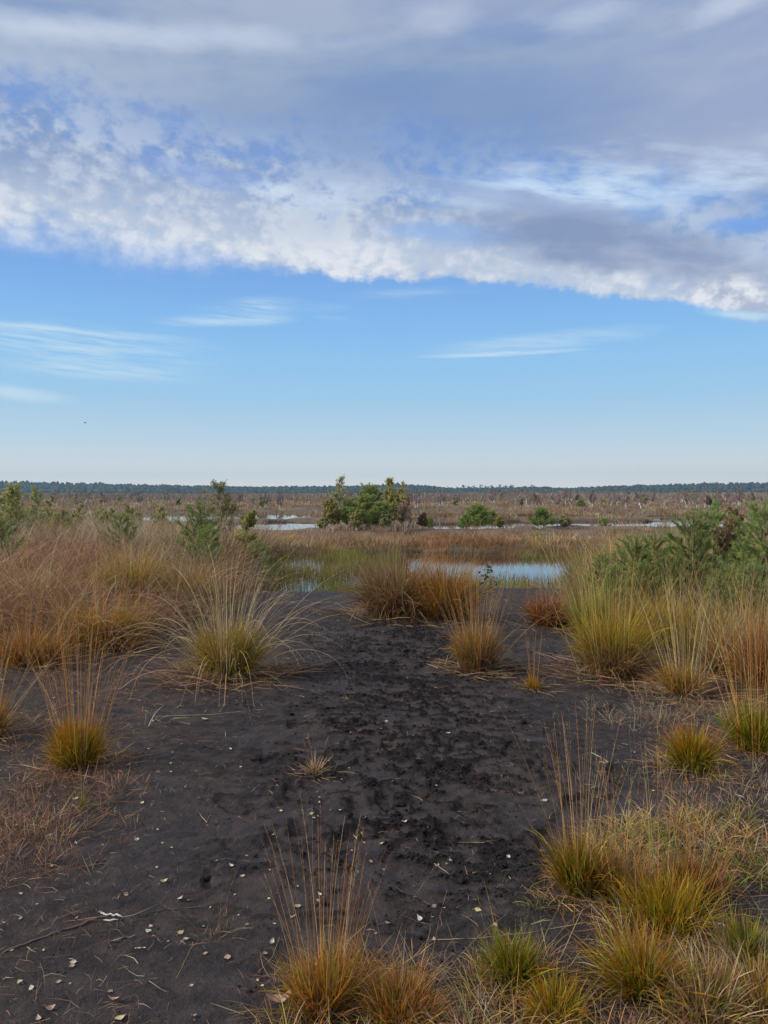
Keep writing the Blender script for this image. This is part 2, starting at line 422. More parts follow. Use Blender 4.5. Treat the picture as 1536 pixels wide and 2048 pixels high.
# water
mw, t = material('bog_water')
geo = t.node('ShaderNodeNewGeometry'); pos = t.v(geo.outputs['Position'])
pb = t.node('ShaderNodeBsdfPrincipled'); t.put(pb.inputs['Base Color'], (.012, .010, .008, 1)); t.put(pb.inputs['Roughness'], .02); t.put(pb.inputs['IOR'], 1.7)
b = t.node('ShaderNodeBump'); t.put(b.inputs['Strength'], .2); t.put(b.inputs['Distance'], .01)
t.put(b.inputs['Height'], t.noise(pos, 2.2, 3, .5)+t.noise(pos, 9.0, 2, .5)*.2)
t.t.links.new(b.outputs[0], pb.inputs['Normal']); finish(t, pb)
def water(name, x0, x1, y0, y1, WATER=WATER):
    V = np.array([(x0, y0, WATER), (x1, y0, WATER), (x1, y1, WATER), (x0, y1, WATER)])
    return kind(obj(name, mesh_np(name, V, np.array([[0, 1, 2, 3]]), None, (mw,))), 'structure')
water('pond_water', -9, 16, 12.4, 31); water('bog_pool_water', -60, 70, 36, 110, FARW)

# ------------------------------------------------------------------ blades
def ribbons(g, P0, az, L, th0, bend, w, c0, c1, seg=5, lens=False, curl=.0, jit=.12, clamp=True, mid=None, power=1.4):
    N = len(P0); t = np.linspace(0, 1, seg+1)[None, :]
    f = lambda a: np.broadcast_to(np.asarray(a, float), (N,))[:, None]
    az_, L_, th, bd, w_ = f(az), f(L), f(th0), f(bend), f(w)
    tm = (t[:, 1:]+t[:, :-1])/2
    ang = np.clip(th+bd*tm**power, -.2, 2.75)
    r = np.concatenate([np.zeros((N, 1)), np.cumsum(np.sin(ang), 1)], 1)*L_/seg
    z = np.concatenate([np.zeros((N, 1)), np.cumsum(np.cos(ang), 1)], 1)*L_/seg
    if clamp: z = np.maximum(z, .004+.012*g.random((N, 1))*(t > 0))
    lat = f(g.normal(0, 1, N)*curl)*L_*t**2
    ca, sa = np.cos(az_), np.sin(az_)
    pos = np.stack([P0[:, 0:1]+ca*r-sa*lat, P0[:, 1:2]+sa*r+ca*lat, P0[:, 2:3]+z], -1)
    ae = np.concatenate([ang[:, :1], (ang[:, 1:]+ang[:, :-1])/2, ang[:, -1:]], 1)
    rho = f(g.uniform(-1.3, 1.3, N))
    h = np.stack([-sa+0*ae, ca+0*ae, 0*ae], -1); nn = np.stack([np.cos(ae)*ca, np.cos(ae)*sa, -np.sin(ae)], -1)
    wd_ = np.cos(rho)[..., None]*h+np.sin(rho)[..., None]*nn
    prof = (.75+.5*t-1.2*t**2.2+.0) if lens else (1-.85*t**1.8)
    off = wd_*(w_*prof*.5)[..., None]
    V = np.stack([pos-off, pos+off], 2).reshape(-1, 3)
    b = (np.arange(N)*(seg+1)*2)[:, None]+(np.arange(seg)*2)[None, :]; b = b.reshape(-1)
    F = np.stack([b, b+1, b+3, b+2], -1)
    c0 = np.broadcast_to(np.asarray(c0, float), (N, 3))[:, None, :]; c1 = np.broadcast_to(np.asarray(c1, float), (N, 3))[:, None, :]
    tt = t[..., None]
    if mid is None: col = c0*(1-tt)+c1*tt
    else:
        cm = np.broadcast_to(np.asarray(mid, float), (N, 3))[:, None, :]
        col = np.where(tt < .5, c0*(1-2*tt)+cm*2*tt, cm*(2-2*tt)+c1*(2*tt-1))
    col = col*1.45*np.exp(g.normal(0, jit, (N, 1, 1)))*(1+g.normal(0, jit*.35, (N, 1, 3)))
    col = np.repeat(np.clip(col, .003, .9)[:, :, None, :], 2, 2).reshape(-1, 3)
    return V, F, col, pos
def join(parts):
    V, F, K, o = [], [], [], 0
    for p in parts:
        V.append(p[0]); F.append(p[1]+o); K.append(p[2]); o += len(p[0])
    return np.concatenate(V), np.concatenate(F), np.concatenate(K)
def pick(g, pal, n):
    p = np.array(pal, float); return p[g.integers(0, len(p), n)]
def disk(g, n, R, zf=None, x=0, y=0, power=.5):
    a = g.uniform(0, 2*np.pi, n); r = R*g.random(n)**power
    return a, r, np.stack([x+np.cos(a)*r, y+np.sin(a)*r, np.zeros(n)], -1)
# palettes: (base colours, middle, tips)
PAL = {
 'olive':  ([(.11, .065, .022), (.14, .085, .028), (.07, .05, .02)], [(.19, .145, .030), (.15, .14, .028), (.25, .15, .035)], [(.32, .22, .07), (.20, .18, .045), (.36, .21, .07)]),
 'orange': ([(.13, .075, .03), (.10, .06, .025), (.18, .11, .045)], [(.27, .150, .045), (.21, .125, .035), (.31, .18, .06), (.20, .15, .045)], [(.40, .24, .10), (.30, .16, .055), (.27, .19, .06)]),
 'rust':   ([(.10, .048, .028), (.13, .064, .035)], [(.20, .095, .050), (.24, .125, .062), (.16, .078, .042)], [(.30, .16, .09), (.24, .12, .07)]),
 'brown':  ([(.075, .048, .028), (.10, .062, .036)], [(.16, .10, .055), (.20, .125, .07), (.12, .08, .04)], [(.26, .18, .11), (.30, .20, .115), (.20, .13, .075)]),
 'green':  ([(.09, .08, .025), (.12, .085, .03)], [(.115, .15, .03), (.15, .17, .035), (.19, .17, .04), (.075, .11, .025)], [(.20, .20, .045), (.30, .18, .045), (.16, .18, .04)]),
 'redgreen': ([(.075, .055, .02), (.09, .075, .022)], [(.12, .13, .03), (.17, .16, .035), (.22, .11, .035)], [(.30, .105, .04), (.34, .16, .05), (.22, .17, .045)]),
 'lime':   ([(.10, .09, .03), (.13, .11, .035)], [(.17, .20, .05), (.21, .23, .06), (.15, .17, .045)], [(.27, .28, .09), (.33, .28, .11)]),
 'straw':  ([(.18, .125, .07), (.24, .17, .10)], [(.36, .27, .16), (.30, .21, .12)], [(.48, .38, .24), (.38, .28, .17)]),
 'grey':   ([(.13, .10, .07), (.17, .13, .09)], [(.24, .18, .12), (.20, .16, .11)], [(.33, .26, .18), (.27, .22, .16)]),
 'mud':    ([(.14, .08, .04), (.20, .12, .06)], [(.26, .16, .09), (.20, .11, .06)], [(.34, .23, .14), (.26, .16, .10)]),
}
def clump(g, n, R, L, lean, bend, w, pal, x=0, y=0, z=0, seg=5, lens=True, sway=(0, 0), jit=.27, curl=.06, lmin=.55, inner=.5):
    n = int(n*.62); w = w*1.12; R0 = R; R = R*.72
    a, r, P = disk(g, n, R, None, x, y); P[:, 2] = z
    # several sub-tufts, so that the outline is uneven
    kt = g.integers(0, 9, n); ta = g.uniform(0, 6.28, 9); tl = g.uniform(.72, 1.22, 9); to = g.uniform(0, R*.55, 9)
    P[:, 0] = P[:, 0]*.62+np.cos(ta[kt])*to[kt]; P[:, 1] = P[:, 1]*.62+np.sin(ta[kt])*to[kt]
    r = np.hypot(P[:, 0], P[:, 1]); a = np.arctan2(P[:, 1], P[:, 0])
    a2 = a+g.normal(0, .85, n)
    th = np.abs(lean*(.15+.85*r/max(R, 1e-4))+g.normal(0, lean*.45, n))
    b = bend*g.uniform(.3, 1.6, n); kk = g.random(n) < .20; b = np.where(kk, b*2.2+g.uniform(.2, 1.4, n), b)
    Ls = L*tl[kt]*(lmin*.6+(1.2-lmin*.6)*g.beta(2.2, 1.8, n))
    b0, m, tp = PAL[pal]
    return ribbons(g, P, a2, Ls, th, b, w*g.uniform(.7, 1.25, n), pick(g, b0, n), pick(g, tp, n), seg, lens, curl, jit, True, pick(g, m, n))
def stalks(g, n, R, L, lean, bend, w, cols, spike=True, seg=10, az0=None, azs=None, lmin=.7):
    a, r, P = disk(g, n, R)
    if az0 is not None: a = g.normal(az0, azs, n)
    th = np.abs(g.normal(lean*.6, lean*.55, n)); b = bend*g.uniform(.2, 1.5, n)*(.5+th/max(lean, .05)*.6)
    Ls = L*1.12*g.uniform(lmin, 1.08, n)
    k = pick(g, cols, n)*.86; w = w*1.0
    V, F, K, pos = ribbons(g, P, a, Ls, th, b, w*g.uniform(.8, 1.2, n), k*.85, k*1.15, seg, False, .03, .14, True, None, 1.8)
    out = [(V, F, K)]
    if spike:
        m = 9
        for q in range(m):
            tq = .74+.25*q/m; i0 = min(int(tq*seg), seg-1); fr_ = tq*seg-i0
            p = pos[:, i0]*(1-fr_)+pos[:, i0+1]*fr_
            d = pos[:, i0+1]-pos[:, i0]; an = np.arctan2(d[:, 1], d[:, 0])+g.normal(0, .5, n); tz = np.arctan2(np.hypot(d[:, 0], d[:, 1]), d[:, 2])
            out.append(ribbons(g, p, an, .022*(1.2-.5*tq), tz+g.normal(0, .18, n), 0, w*1.25, k*.8, k*1.0, 1, True, 0, .15, False)[:3])
    return join(out)
def thatch(g, n, R, Lr, pal='mud', w=.0035):
    n = int(n*.75)
    a, r, P = disk(g, n, R*1.5, None, 0, 0, .8); P[:, 2] = .004+g.random(n)*.02
    b0, m, tp = PAL[pal]
    return ribbons(g, P, a+g.normal(0, .9, n), Lr*g.uniform(.4, 1.2, n), g.uniform(1.15, 1.6, n), g.uniform(.0, .4, n), w*g.uniform(.6, 1.3, n), pick(g, b0, n)*.8, pick(g, tp, n)*.9, 4, False, .25, .38, True)[:3]
def tussock(seed, px, Y, label, leaf=None, leaf2=None, st=None, st2=None, th=None, group=None, cat='grass tussock', name='grass_tussock', loc=None):
    g = np.random.default_rng(seed)
    p = loc or at(px, Y); p = (p[0], p[1], p[2]-.012)
    root = thing(name, label, cat, p, 0, group)
    L = [clump(g, **leaf)[:3]] + ([clump(g, **leaf2)[:3]] if leaf2 else [])
    V, F, K = join(L); obj('leaf_blades', mesh_np('leaf_blades', V, F, K, (M_GRASS,)), root)
    S = [stalks(g, **q) for q in (st, st2) if q]
    if S:
        V, F, K = join(S); obj('flower_stalks', mesh_np('flower_stalks', V, F, K, (M_STRAW,)), root)
    if th:
        V, F, K = thatch(g, **th); obj('dead_straw', mesh_np('dead_straw', V, F, K, (M_STRAW,)), root)
    return root
lf = lambda n, R, L, lean, bend, w, pal, **k: dict(n=n, R=R, L=L, lean=lean, bend=bend, w=w, pal=pal, **k)
def sk(n, R, L, lean, bend, cols, w=.0022, **k): return dict(n=n, R=R, L=L, lean=lean, bend=bend, w=w, cols=cols, **k)
def tc_(n, R, Lr, **k): return dict(n=n, R=R, Lr=Lr, **k)
SO = [(.50, .26, .10), (.42, .20, .07), (.46, .30, .14)]       # orange stalks
SS = [(.46, .36, .22), (.40, .29, .16), (.34, .27, .16)]       # straw stalks
SG = [(.26, .25, .10), (.32, .27, .12), (.40, .30, .12)]       # greenish stalks
SB = [(.30, .19, .11), (.24, .15, .09), (.36, .24, .14)]       # brown stalks

T = tussock
T(1, 158, 1530, 'green and rust tussock with tall orange stalks standing alone on bare peat at left', lf(1500, .155, .33, .30, .28, .0048, 'redgreen'), lf(1400, .16, .25, .45, .3, .0048, 'orange'),
  sk(75, .12, .92, .24, .25, SO, .0028), sk(24, .12, .8, .5, .5, SS, .002), tc_(420, .2, .16))
T(2, 452, 1350, 'large olive tussock with long pale stalks arching to every side left of the path', lf(2300, .25, .52, .38, .5, .0066, 'olive', curl=.08), lf(420, .30, .5, 1.0, 1.3, .0045, 'straw', curl=.1),
  sk(260, .22, 1.15, .70, 1.7, SS, .0044, seg=14), sk(70, .22, .95, .22, .35, SG+SS, .0036), tc_(900, .4, .34, w=.005))
T(3, 955, 1338, 'orange brown tussock with fine upright stalks standing right of the trodden path', lf(1900, .20, .40, .42, .4, .0056, 'brown'), lf(1200, .2, .42, .3, .35, .0052, 'orange'),
  sk(120, .17, .92, .26, .3, SO+SB, .003), sk(50, .16, .95, .65, .5, SB+SO, .0026), tc_(560, .26, .22, w=.0045))
T(4, 795, 1228, 'dark brown matted tussock with bent dead blades at the pond end of the path', lf(3600, .60, .80, .55, .95, .009, 'brown', curl=.14), lf(900, .58, .50, .9, 1.0, .008, 'grey', curl=.15),
  sk(110, .5, 1.0, .3, .35, SB, .0036), None, tc_(500, .62, .34, w=.007))
T(5, 888, 1238, 'bright orange tussock leaning against the dark brown one beside the pond', lf(2700, .42, .80, .42, .55, .0075, 'orange'), lf(700, .4, .5, .5, .6, .0075, 'rust'),
  sk(90, .3, .98, .3, .35, SO, .0036), None, tc_(320, .4, .3, w=.006))
T(6, 1225, 1345, 'broad olive brown tussock with a dark hollow base at the right edge of the path', lf(2000, .36, .60, .38, .4, .0062, 'olive', curl=.09), lf(3000, .38, .52, .5, .7, .0062, 'brown', curl=.12),
  sk(150, .3, 1.0, .25, .3, SG+SO, .003), None, tc_(800, .42, .3, w=.005))
T(7, 1175, 1262, 'lime green tussock of slanting blades behind the broad olive one', lf(800, .22, .60, .45, .35, .0075, 'lime'), None, sk(50, .2, .95, .4, .3, SG, .0034), None, tc_(200, .3, .25))
T(8, 1100, 1250, 'low rust red tussock at the foot of the pond ledge', lf(1500, .30, .42, .55, .6, .008, 'rust'), lf(500, .3, .35, .6, .6, .008, 'brown'), sk(30, .24, .7, .3, .3, SB, .0034), None, tc_(220, .32, .26, w=.006))
T(9, 1368, 1392, 'sparse straw coloured tussock in front of the right hand grass bank', lf(800, .17, .34, .6, .4, .005, 'orange'), lf(500, .17, .28, .7, .4, .005, 'straw'), sk(80, .15, .88, .32, .28, SS+SG, .0028), None, tc_(600, .3, .26, w=.0042))
T(10, 1385, 1540, 'short rounded tussock with green blades and red tips on bare peat at right', lf(1300, .105, .26, .62, .25, .0052, 'redgreen', lmin=.7), lf(600, .11, .21, .7, .3, .005, 'green'), sk(12, .1, .5, .4, .3, SB, .002), None, tc_(420, .17, .16, w=.0032))
T(11, 1518, 1502, 'yellow green tussock with orange stalks cut by the right frame edge', lf(1600, .16, .32, .5, .3, .0052, 'green', lmin=.7), lf(500, .16, .28, .5, .3, .005, 'redgreen'), sk(60, .14, .86, .2, .2, SO, .0026), None, tc_(420, .22, .2, w=.0034))
T(12, 1158, 1788, 'green and amber tussock with a fan of tall thin stalks at lower right', lf(900, .085, .26, .42, .28, .0046, 'redgreen', lmin=.6), lf(600, .085, .23, .5, .3, .0046, 'green'), sk(34, .06, .68, .26, .14, SG+SO, .0018), sk(8, .06, .62, .75, .1, SS, .0016), tc_(320, .13, .12, w=.0028))
T(13, 650, 2018, 'amber tussock with tall orange stalks at the bottom edge of the picture', lf(1300, .12, .21, .45, .3, .0038, 'orange', lmin=.6), lf(500, .12, .19, .5, .35, .0038, 'rust'), sk(50, .08, .56, .2, .14, SO, .0017), sk(8, .08, .5, .5, .2, SS, .0014), tc_(420, .17, .13, w=.0026))
T(14, 800, 2035, 'low red brown tussock right of the amber one at the bottom edge', lf(1200, .16, .15, .7, .4, .0036, 'rust'), lf(800, .16, .14, .7, .4, .0036, 'orange'), sk(12, .14, .34, .5, .3, SB, .0013), None, tc_(380, .2, .11, w=.0024))
T(15, 1028, 1965, 'small tussock with bright green tips among low dead grass at bottom', lf(650, .075, .17, .45, .3, .0040, 'green', lmin=.6), lf(500, .09, .15, .6, .35, .0038, 'redgreen'), sk(10, .07, .33, .5, .3, SG, .0013), None, tc_(320, .14, .1, w=.0024))
T(16, 1110, 2040, 'sprawling green tussock at the bottom edge below the small bright green tipped one', lf(600, .1, .15, .9, .4, .0042, 'redgreen'), lf(500, .12, .12, .9, .4, .0038, 'orange'), None, None, tc_(320, .16, .1, w=.0024))
T(17, 1290, 1985, 'leaning olive and red tussock of coarse blades in the bottom right corner group', lf(1200, .11, .21, .7, .4, .0042, 'redgreen'), lf(500, .11, .18, .8, .4, .004, 'straw'), sk(8, .1, .4, .4, .3, SG, .0014), None, tc_(420, .17, .12, w=.0026))
T(18, 1330, 1850, 'wide mixed olive tussock right of the fan of thin stalks', lf(1200, .16, .22, .55, .35, .004, 'olive'), lf(900, .18, .20, .6, .35, .004, 'redgreen'), sk(36, .15, .6, .35, .25, SO+SG, .0016), None, tc_(600, .24, .13, w=.0026))
T(19, 1240, 1800, 'thin brown tussock filling the gap beside the fan of thin stalks', lf(900, .12, .19, .6, .3, .004, 'brown'), lf(500, .12, .18, .6, .3, .004, 'redgreen'), sk(30, .1, .55, .35, .25, SO+SB, .0016), None, tc_(400, .2, .12, w=.0026))
T(20, 1395, 1790, 'rust tipped tussock behind the wide mixed olive one', lf(800, .12, .17, .55, .3, .004, 'redgreen'), lf(500, .13, .15, .6, .3, .004, 'rust'), sk(26, .12, .5, .3, .25, SO, .0016), None, tc_(400, .2, .12, w=.0026))
T(21, 1490, 1925, 'dark green upright tussock near the right edge above the corner grasses', lf(900, .07, .16, .4, .2, .0036, 'green'), lf(500, .13, .14, .7, .4, .0036, 'grey'), sk(10, .1, .36, .3, .25, SB, .0014), None, tc_(400, .18, .11, w=.0026))
T(22, 1410, 2030, 'pale yellow grass tussock at the bottom of the right corner', lf(1100, .15, .18, .75, .45, .004, 'straw'), lf(700, .15, .17, .7, .4, .004, 'green'), None, None, tc_(500, .2, .12, w=.0026))
T(23, 1520, 2020, 'grey straw tussock in the extreme bottom right corner', lf(900, .14, .17, .8, .5, .004, 'straw'), lf(700, .14, .15, .7, .4, .004, 'olive'), None, None, tc_(400, .2, .12, w=.0026))
T(24, 1068, 1378, 'tiny orange tuft between the orange brown tussock and the broad olive one', lf(260, .07, .16, .6, .3, .005, 'orange'), None, sk(10, .04, .5, .12, .1, SO, .003), None, tc_(120, .12, .14, w=.004))
T(25, 628, 1548, 'tiny straw tuft beside the churned footprints', lf(110, .03, .13, .8, .2, .004, 'straw'), None, sk(6, .03, .2, .9, .3, SO, .0026), None, tc_(60, .08, .12, w=.003))
T(26, 163, 1618, 'tiny green sprig below the lone green and rust tussock', lf(60, .025, .12, .25, .2, .0032, 'green'), None, sk(4, .02, .2, .1, .1, SS, .002), None, tc_(40, .06, .1, w=.0026))
T(27, -28, 1470, 'orange stalks reaching in over the left frame edge', lf(700, .13, .3, .5, .3, .005, 'orange'), None, sk(90, .12, .85, .55, .35, SO+SS, .0026), None, tc_(300, .2, .18))
T(28, 425, 1870, 'wisp of grey dead grass on the bare peat at lower left', lf(45, .03, .06, .5, .5, .0022, 'grey'), None, sk(5, .03, .2, .8, .5, SB, .0014), None, tc_(40, .08, .07, w=.0018))
T(29, 55, 1325, 'low rust red cushion of grass near the left frame edge', lf(2400, .36, .36, .55, .5, .006, 'rust'), lf(500, .36, .34, .6, .6, .006, 'orange'), sk(70, .34, .85, .35, .35, SO, .003), None, tc_(500, .4, .26, w=.005))
T(30, 205, 1290, 'orange mound of arching grass left of the large olive tussock', lf(2600, .42, .48, .7, 1.0, .0072, 'orange', curl=.12), lf(1100, .44, .40, .8, 1.1, .007, 'rust', curl=.12), sk(90, .4, .9, .35, .5, SO, .0034), None, tc_(600, .46, .3, w=.0055))
T(31, 70, 1235, 'dark brown tussock with combed over blades behind the rust red cushion', lf(2600, .5, .62, .7, 1.1, .008, 'brown', curl=.1), lf(500, .5, .7, .8, 1.1, .007, 'straw'), sk(100, .4, 1.1, .4, .7, SB+SS, .0038), None, tc_(400, .5, .3, w=.006))
T(32, 265, 1215, 'tall olive brown tussock rising behind the orange mound', lf(2400, .38, .75, .45, .6, .0078, 'olive'), lf(900, .38, .66, .6, .8, .0078, 'brown'), sk(150, .3, 1.15, .35, .6, SS+SB, .004), None, tc_(300, .4, .3, w=.006))
T(33, 365, 1225, 'grey green tussock just behind and left of the large olive one', lf(1800, .34, .62, .5, .7, .0075, 'olive'), lf(900, .34, .6, .5, .7, .0075, 'grey'), sk(90, .3, 1.05, .4, .7, SS, .0038), None, tc_(300, .4, .3, w=.006))
T(34, 1462, 1345, 'brown tussock with straw stalks behind the yellow green one at the right edge', lf(1600, .28, .5, .45, .45, .0065, 'brown'), lf(600, .28, .42, .5, .5, .0065, 'orange'), sk(90, .24, .95, .28, .3, SS+SB, .0032), None, tc_(500, .36, .28, w=.005))
T(35, 1535, 1370, 'rust and straw tussock cut by the frame above the yellow green one', lf(1600, .26, .55, .45, .45, .0065, 'rust'), lf(600, .28, .5, .5, .5, .0065, 'straw'), sk(80, .22, .95, .25, .3, SO+SB, .0032), None, tc_(400, .36, .28, w=.005))
T(36, 1340, 1290, 'green brown tussock of loose blades between the broad olive one and the young pines', lf(1700, .36, .5, .5, .6, .0072, 'olive'), lf(900, .36, .48, .6, .7, .0072, 'brown'), sk(80, .3, .9, .3, .4, SG+SB, .0036), None, tc_(300, .4, .28, w=.006))

# ------------------------------------------------------------------ grass that nobody could count
def xl_(y): return np.interp(y, [5.5, 7, 8.5, 10, 12.6, 16, 20, 26], [-3.2, -2.75, -2.45, -2.25, -2.15, -3.0, -3.4, -3.8])
def xr_(y): return np.interp(y, [6.2, 7.5, 8.5, 10, 12.6, 16, 20, 26], [2.85, 2.75, 2.5, 2.45, 2.7, 4.0, 5.6, 6.6])
def pool_view(x, y):
    # open marsh without tall grass on the near side of each far pool
    m = np.zeros(len(x), bool)
    for cx, cy_, rx, ry in PONDS: m |= (np.abs(x-cx*y/cy_) < rx*1.0) & (y > cy_-ry-14) & (y < cy_+ry) & (y > 31)
    return m
def field(seed, M, k, xy, L, lean, bend, pals, wmin, R, seg=4, zmin=WATER+.02, fw=.00062, name='dry_grass', label='', cat='grass', lens=False, jit=.22, sink=.0):
    g = np.random.default_rng(seed)
    x, y = xy(g, M); z = Hq(x, y); M = len(x)
    ok = (z > zmin) & ~((y > 33) & (z < FARW+.03)); ok &= ~(pool_view(x, y) & (g.random(M) < .86)); x, y, z = x[ok], y[ok], z[ok]; M = len(x)
    sz = np.clip(np.exp(g.normal(0, .30, M)), .4, 1.45); nz = fbm(x*.22+3, y*.13, 3)
    pi = np.clip(((nz+.33)/.66+g.normal(0, .22, M))*len(pals), 0, len(pals)-1e-3).astype(int)
    ci = np.repeat(np.arange(M), k); n = len(ci)
    a = g.uniform(0, 2*np.pi, n); rr = np.sqrt(g.random(n)); Rr = np.interp(y, [5, 200], [R, R*2.2])*sz
    P = np.stack([x[ci]+np.cos(a)*rr*Rr[ci], y[ci]+np.sin(a)*rr*Rr[ci], z[ci]-.01-sink], -1)
    b0 = np.array([np.mean(PAL[p][0], 0) for p in pals]); m0 = np.array([np.mean(PAL[p][1], 0) for p in pals]); t0 = np.array([np.mean(PAL[p][2], 0) for p in pals])
    tone = 1.12*np.exp(g.normal(0, .30, M))[ci, None]
    w = np.maximum(wmin, fw*y[ci])*g.uniform(.7, 1.2, n)
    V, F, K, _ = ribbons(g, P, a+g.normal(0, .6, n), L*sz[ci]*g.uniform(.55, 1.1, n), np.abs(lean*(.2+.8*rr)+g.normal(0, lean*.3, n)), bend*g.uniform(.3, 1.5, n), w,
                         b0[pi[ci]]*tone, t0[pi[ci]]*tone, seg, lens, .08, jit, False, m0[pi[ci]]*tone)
    return kind(obj(name, mesh_np(name, V, F, K, (M_GRASS if name == 'grass_mat' else M_FIELD,))), 'stuff', label, cat)
def lside(y0, y1, w=1.0):
    def f(g, M):
        y = np.exp(g.uniform(math.log(y0), math.log(y1), M)); b = xl_(y); far_ = -.72*y*w-1
        return b-(b-far_)*g.random(M)**1.0+0*y-.15, y
    return f
def rside(y0, y1, w=1.0):
    def f(g, M):
        y = np.exp(g.uniform(math.log(y0), math.log(y1), M)); b = xr_(y); far_ = .72*y*w+1
        return b+(far_-b)*g.random(M)+.15, y
    return f
def wide(y0, y1, w=.75):
    def f(g, M):
        y = np.exp(g.uniform(math.log(y0), math.log(y1), M)); return g.uniform(-1, 1, M)*w*y, y
    return f
field(101, 820, 64, lside(7.5, 30), .72, .68, 1.7, ['rust', 'brown', 'mud', 'rust', 'olive', 'brown', 'grey', 'rust', 'mud'], .0055, .24, 6, label='dense dry brown grassland filling the left bank')
field(110, 900, 34, lside(7.8, 30), .40, .8, 1.0, ['brown', 'rust', 'mud', 'olive'], .0060, .36, 4, label='low tangled dead grass under the tall tussocks of the left bank')
field(115, 420, 50, lside(17, 32), .95, .45, .7, ['grey', 'brown', 'mud', 'olive'], .0055, .34, 5, label='tall pale brown grass at the back of the left bank')
field(102, 480, 8, lside(7.5, 30), 1.0, .45, .9, ['straw', 'grey', 'straw'], .0034, .3, 6, fw=.00038, name='tall_grass_stalks', label='pale tall grass stalks standing above the left bank')
field(103, 900, 40, rside(7.2, 26), .46, .5, .6, ['brown', 'olive', 'green', 'mud', 'olive'], .0055, .30, 5, label='mixed green and brown grass covering the right bank')
field(104, 420, 10, rside(7.2, 26), .9, .3, .4, ['straw', 'straw', 'olive'], .0034, .3, 6, fw=.00038, name='tall_grass_stalks', label='straw stalks standing among the grass of the right bank')
field(108, 2600, 26, wide(25.5, 34), .34, .5, .5, ['mud', 'olive', 'brown', 'rust'], .008, .35, 3, zmin=WATER-.03, label='short brown grass on the far shore of the pond')
field(105, 2400, 30, wide(28, 70), .36, .45, .5, ['brown', 'straw', 'grey', 'mud', 'olive', 'grey', 'mud'], .008, .42, 3, label='russet grass on the flats beyond the near pond')
field(106, 3800, 22, wide(60, 210), .42, .5, .4, ['grey', 'brown', 'straw', 'olive', 'grey', 'mud'], .01, .7, 2, fw=.0007, label='brown heath stretching to the birch scrub', name='heath')
field(107, 3500, 16, wide(200, 900, .6), .60, .5, .3, ['grey', 'straw', 'grey', 'brown'], .01, 1.6, 2, fw=.0007, label='distant brown heath below the forest', name='heath')
def mat(g, M):
    y = 2.0+1.75*g.random(M)**1.2; b = np.interp(y, [2.0, 2.35, 2.55, 2.75, 3.0, 3.4, 3.75], [-.42, -.28, -.12, .35, .62, .85, 1.25]); x = b+(2.7-b)*g.random(M)**1.1
    q = fbm(x*2.3+7, y*2.3, 3); ok = q > -.13
    return x[ok], y[ok]
field(111, 900, 26, mat, .115, .95, .9, ['rust', 'redgreen', 'olive', 'straw', 'orange', 'green', 'mud'], .0030, .05, 5, fw=0, name='grass_mat', label='ragged mat of short amber and green grass along the bottom right', jit=.32)
field(112, 700, 12, mat, .14, 1.35, .4, ['mud', 'straw', 'grey'], .0024, .09, 4, fw=0, name='grass_mat', label='flattened dead grass between the foreground tussocks', jit=.35)
def rim_(g, M):
    y = np.exp(g.uniform(math.log(3.6), math.log(9), M)); sgn = np.where(g.random(M) < .5, -1, 1); x = np.where(sgn < 0, -1.5-.18*y, 1.5+.14*y)+g.normal(0, .5, M)
    q = fbm(x*1.5+3, y*1.5, 3); ok = (q > .02) & (np.abs(x) > 1.5); return x[ok], y[ok]
field(113, 500, 12, rim_, .13, 1.1, .6, ['mud', 'brown', 'rust', 'grey'], .0034, .10, 4, fw=0, name='grass_mat', label='thin dead grass creeping over the sides of the bare peat', jit=.35)
def heap(g, M):
    a = np.array([at(30, 1665), at(95, 1640), at(10, 1720), at(150, 1560), at(1430, 1420), at(1300, 1440), at(1480, 1560)])[g.integers(0, 7, M)]
    return a[:, 0]+g.normal(0, .22, M), a[:, 1]+g.normal(0, .16, M)
field(114, 420, 12, heap, .11, 1.35, .3, ['mud', 'rust', 'mud', 'grey'], .0026, .05, 4, fw=0, name='straw_heap', label='low heaps of fallen brown straw at the sides of the bare peat', cat='straw', jit=.35)
# sedge standing in shallow water
def sedge(px0, px1, Y0, Y1):
    def f(g, M):
        y0 = (CAMZ-WATER)*FOC/(Y1-HORY); y1 = (CAMZ-WATER)*FOC/(Y0-HORY)
        y = g.uniform(y0, y1, M); return (g.uniform(px0, px1, M)-768)/FOC*y, y
    return f
def wf_(name, seed, M, k, r, L, pals, label, lean=.25, R=.22):
    def xy(g, M):
        x, y = r(g, M); q = fbm(x*.9+seed, y*.5, 2); ok = (Hq(x, y) < np.where(y > 36, FARW, WATER)+.10) & (q+g.normal(0, .12, M) > -.10); return x[ok], y[ok]
    g = np.random.default_rng(seed); x, y = xy(g, M)
    ci = np.repeat(np.arange(len(x)), k); n = len(ci)
    P = np.stack([x[ci]+g.normal(0, R, n), y[ci]+g.normal(0, R, n), np.where(y[ci] > 36, FARW, WATER)-.02], -1)
    b0 = np.array([np.mean(PAL[p][0], 0) for p in pals]); t0 = np.array([np.mean(PAL[p][1], 0) for p in pals])
    pi = np.clip(((fbm(x*.5, y*.3+seed, 2)+.3)/.6)*len(pals), 0, len(pals)-.01).astype(int)
    V, F, K, _ = ribbons(g, P, g.uniform(0, 6.28, n), L*g.uniform(.5, 1.15, n), np.abs(g.normal(0, lean, n)), .3, .011, b0[pi[ci]]*1.3, t0[pi[ci]]*1.25, 3, False, .04, .22, False)
    return kind(obj(name, mesh_np(name, V, F, K, (M_FIELD,))), 'stuff', label, 'sedge')
wf_('sedge', 201, 420, 14, sedge(930, 1240, 1163, 1215), .30, ['lime', 'olive', 'lime', 'brown'], 'yellow green sedge along the near shore of the pond')
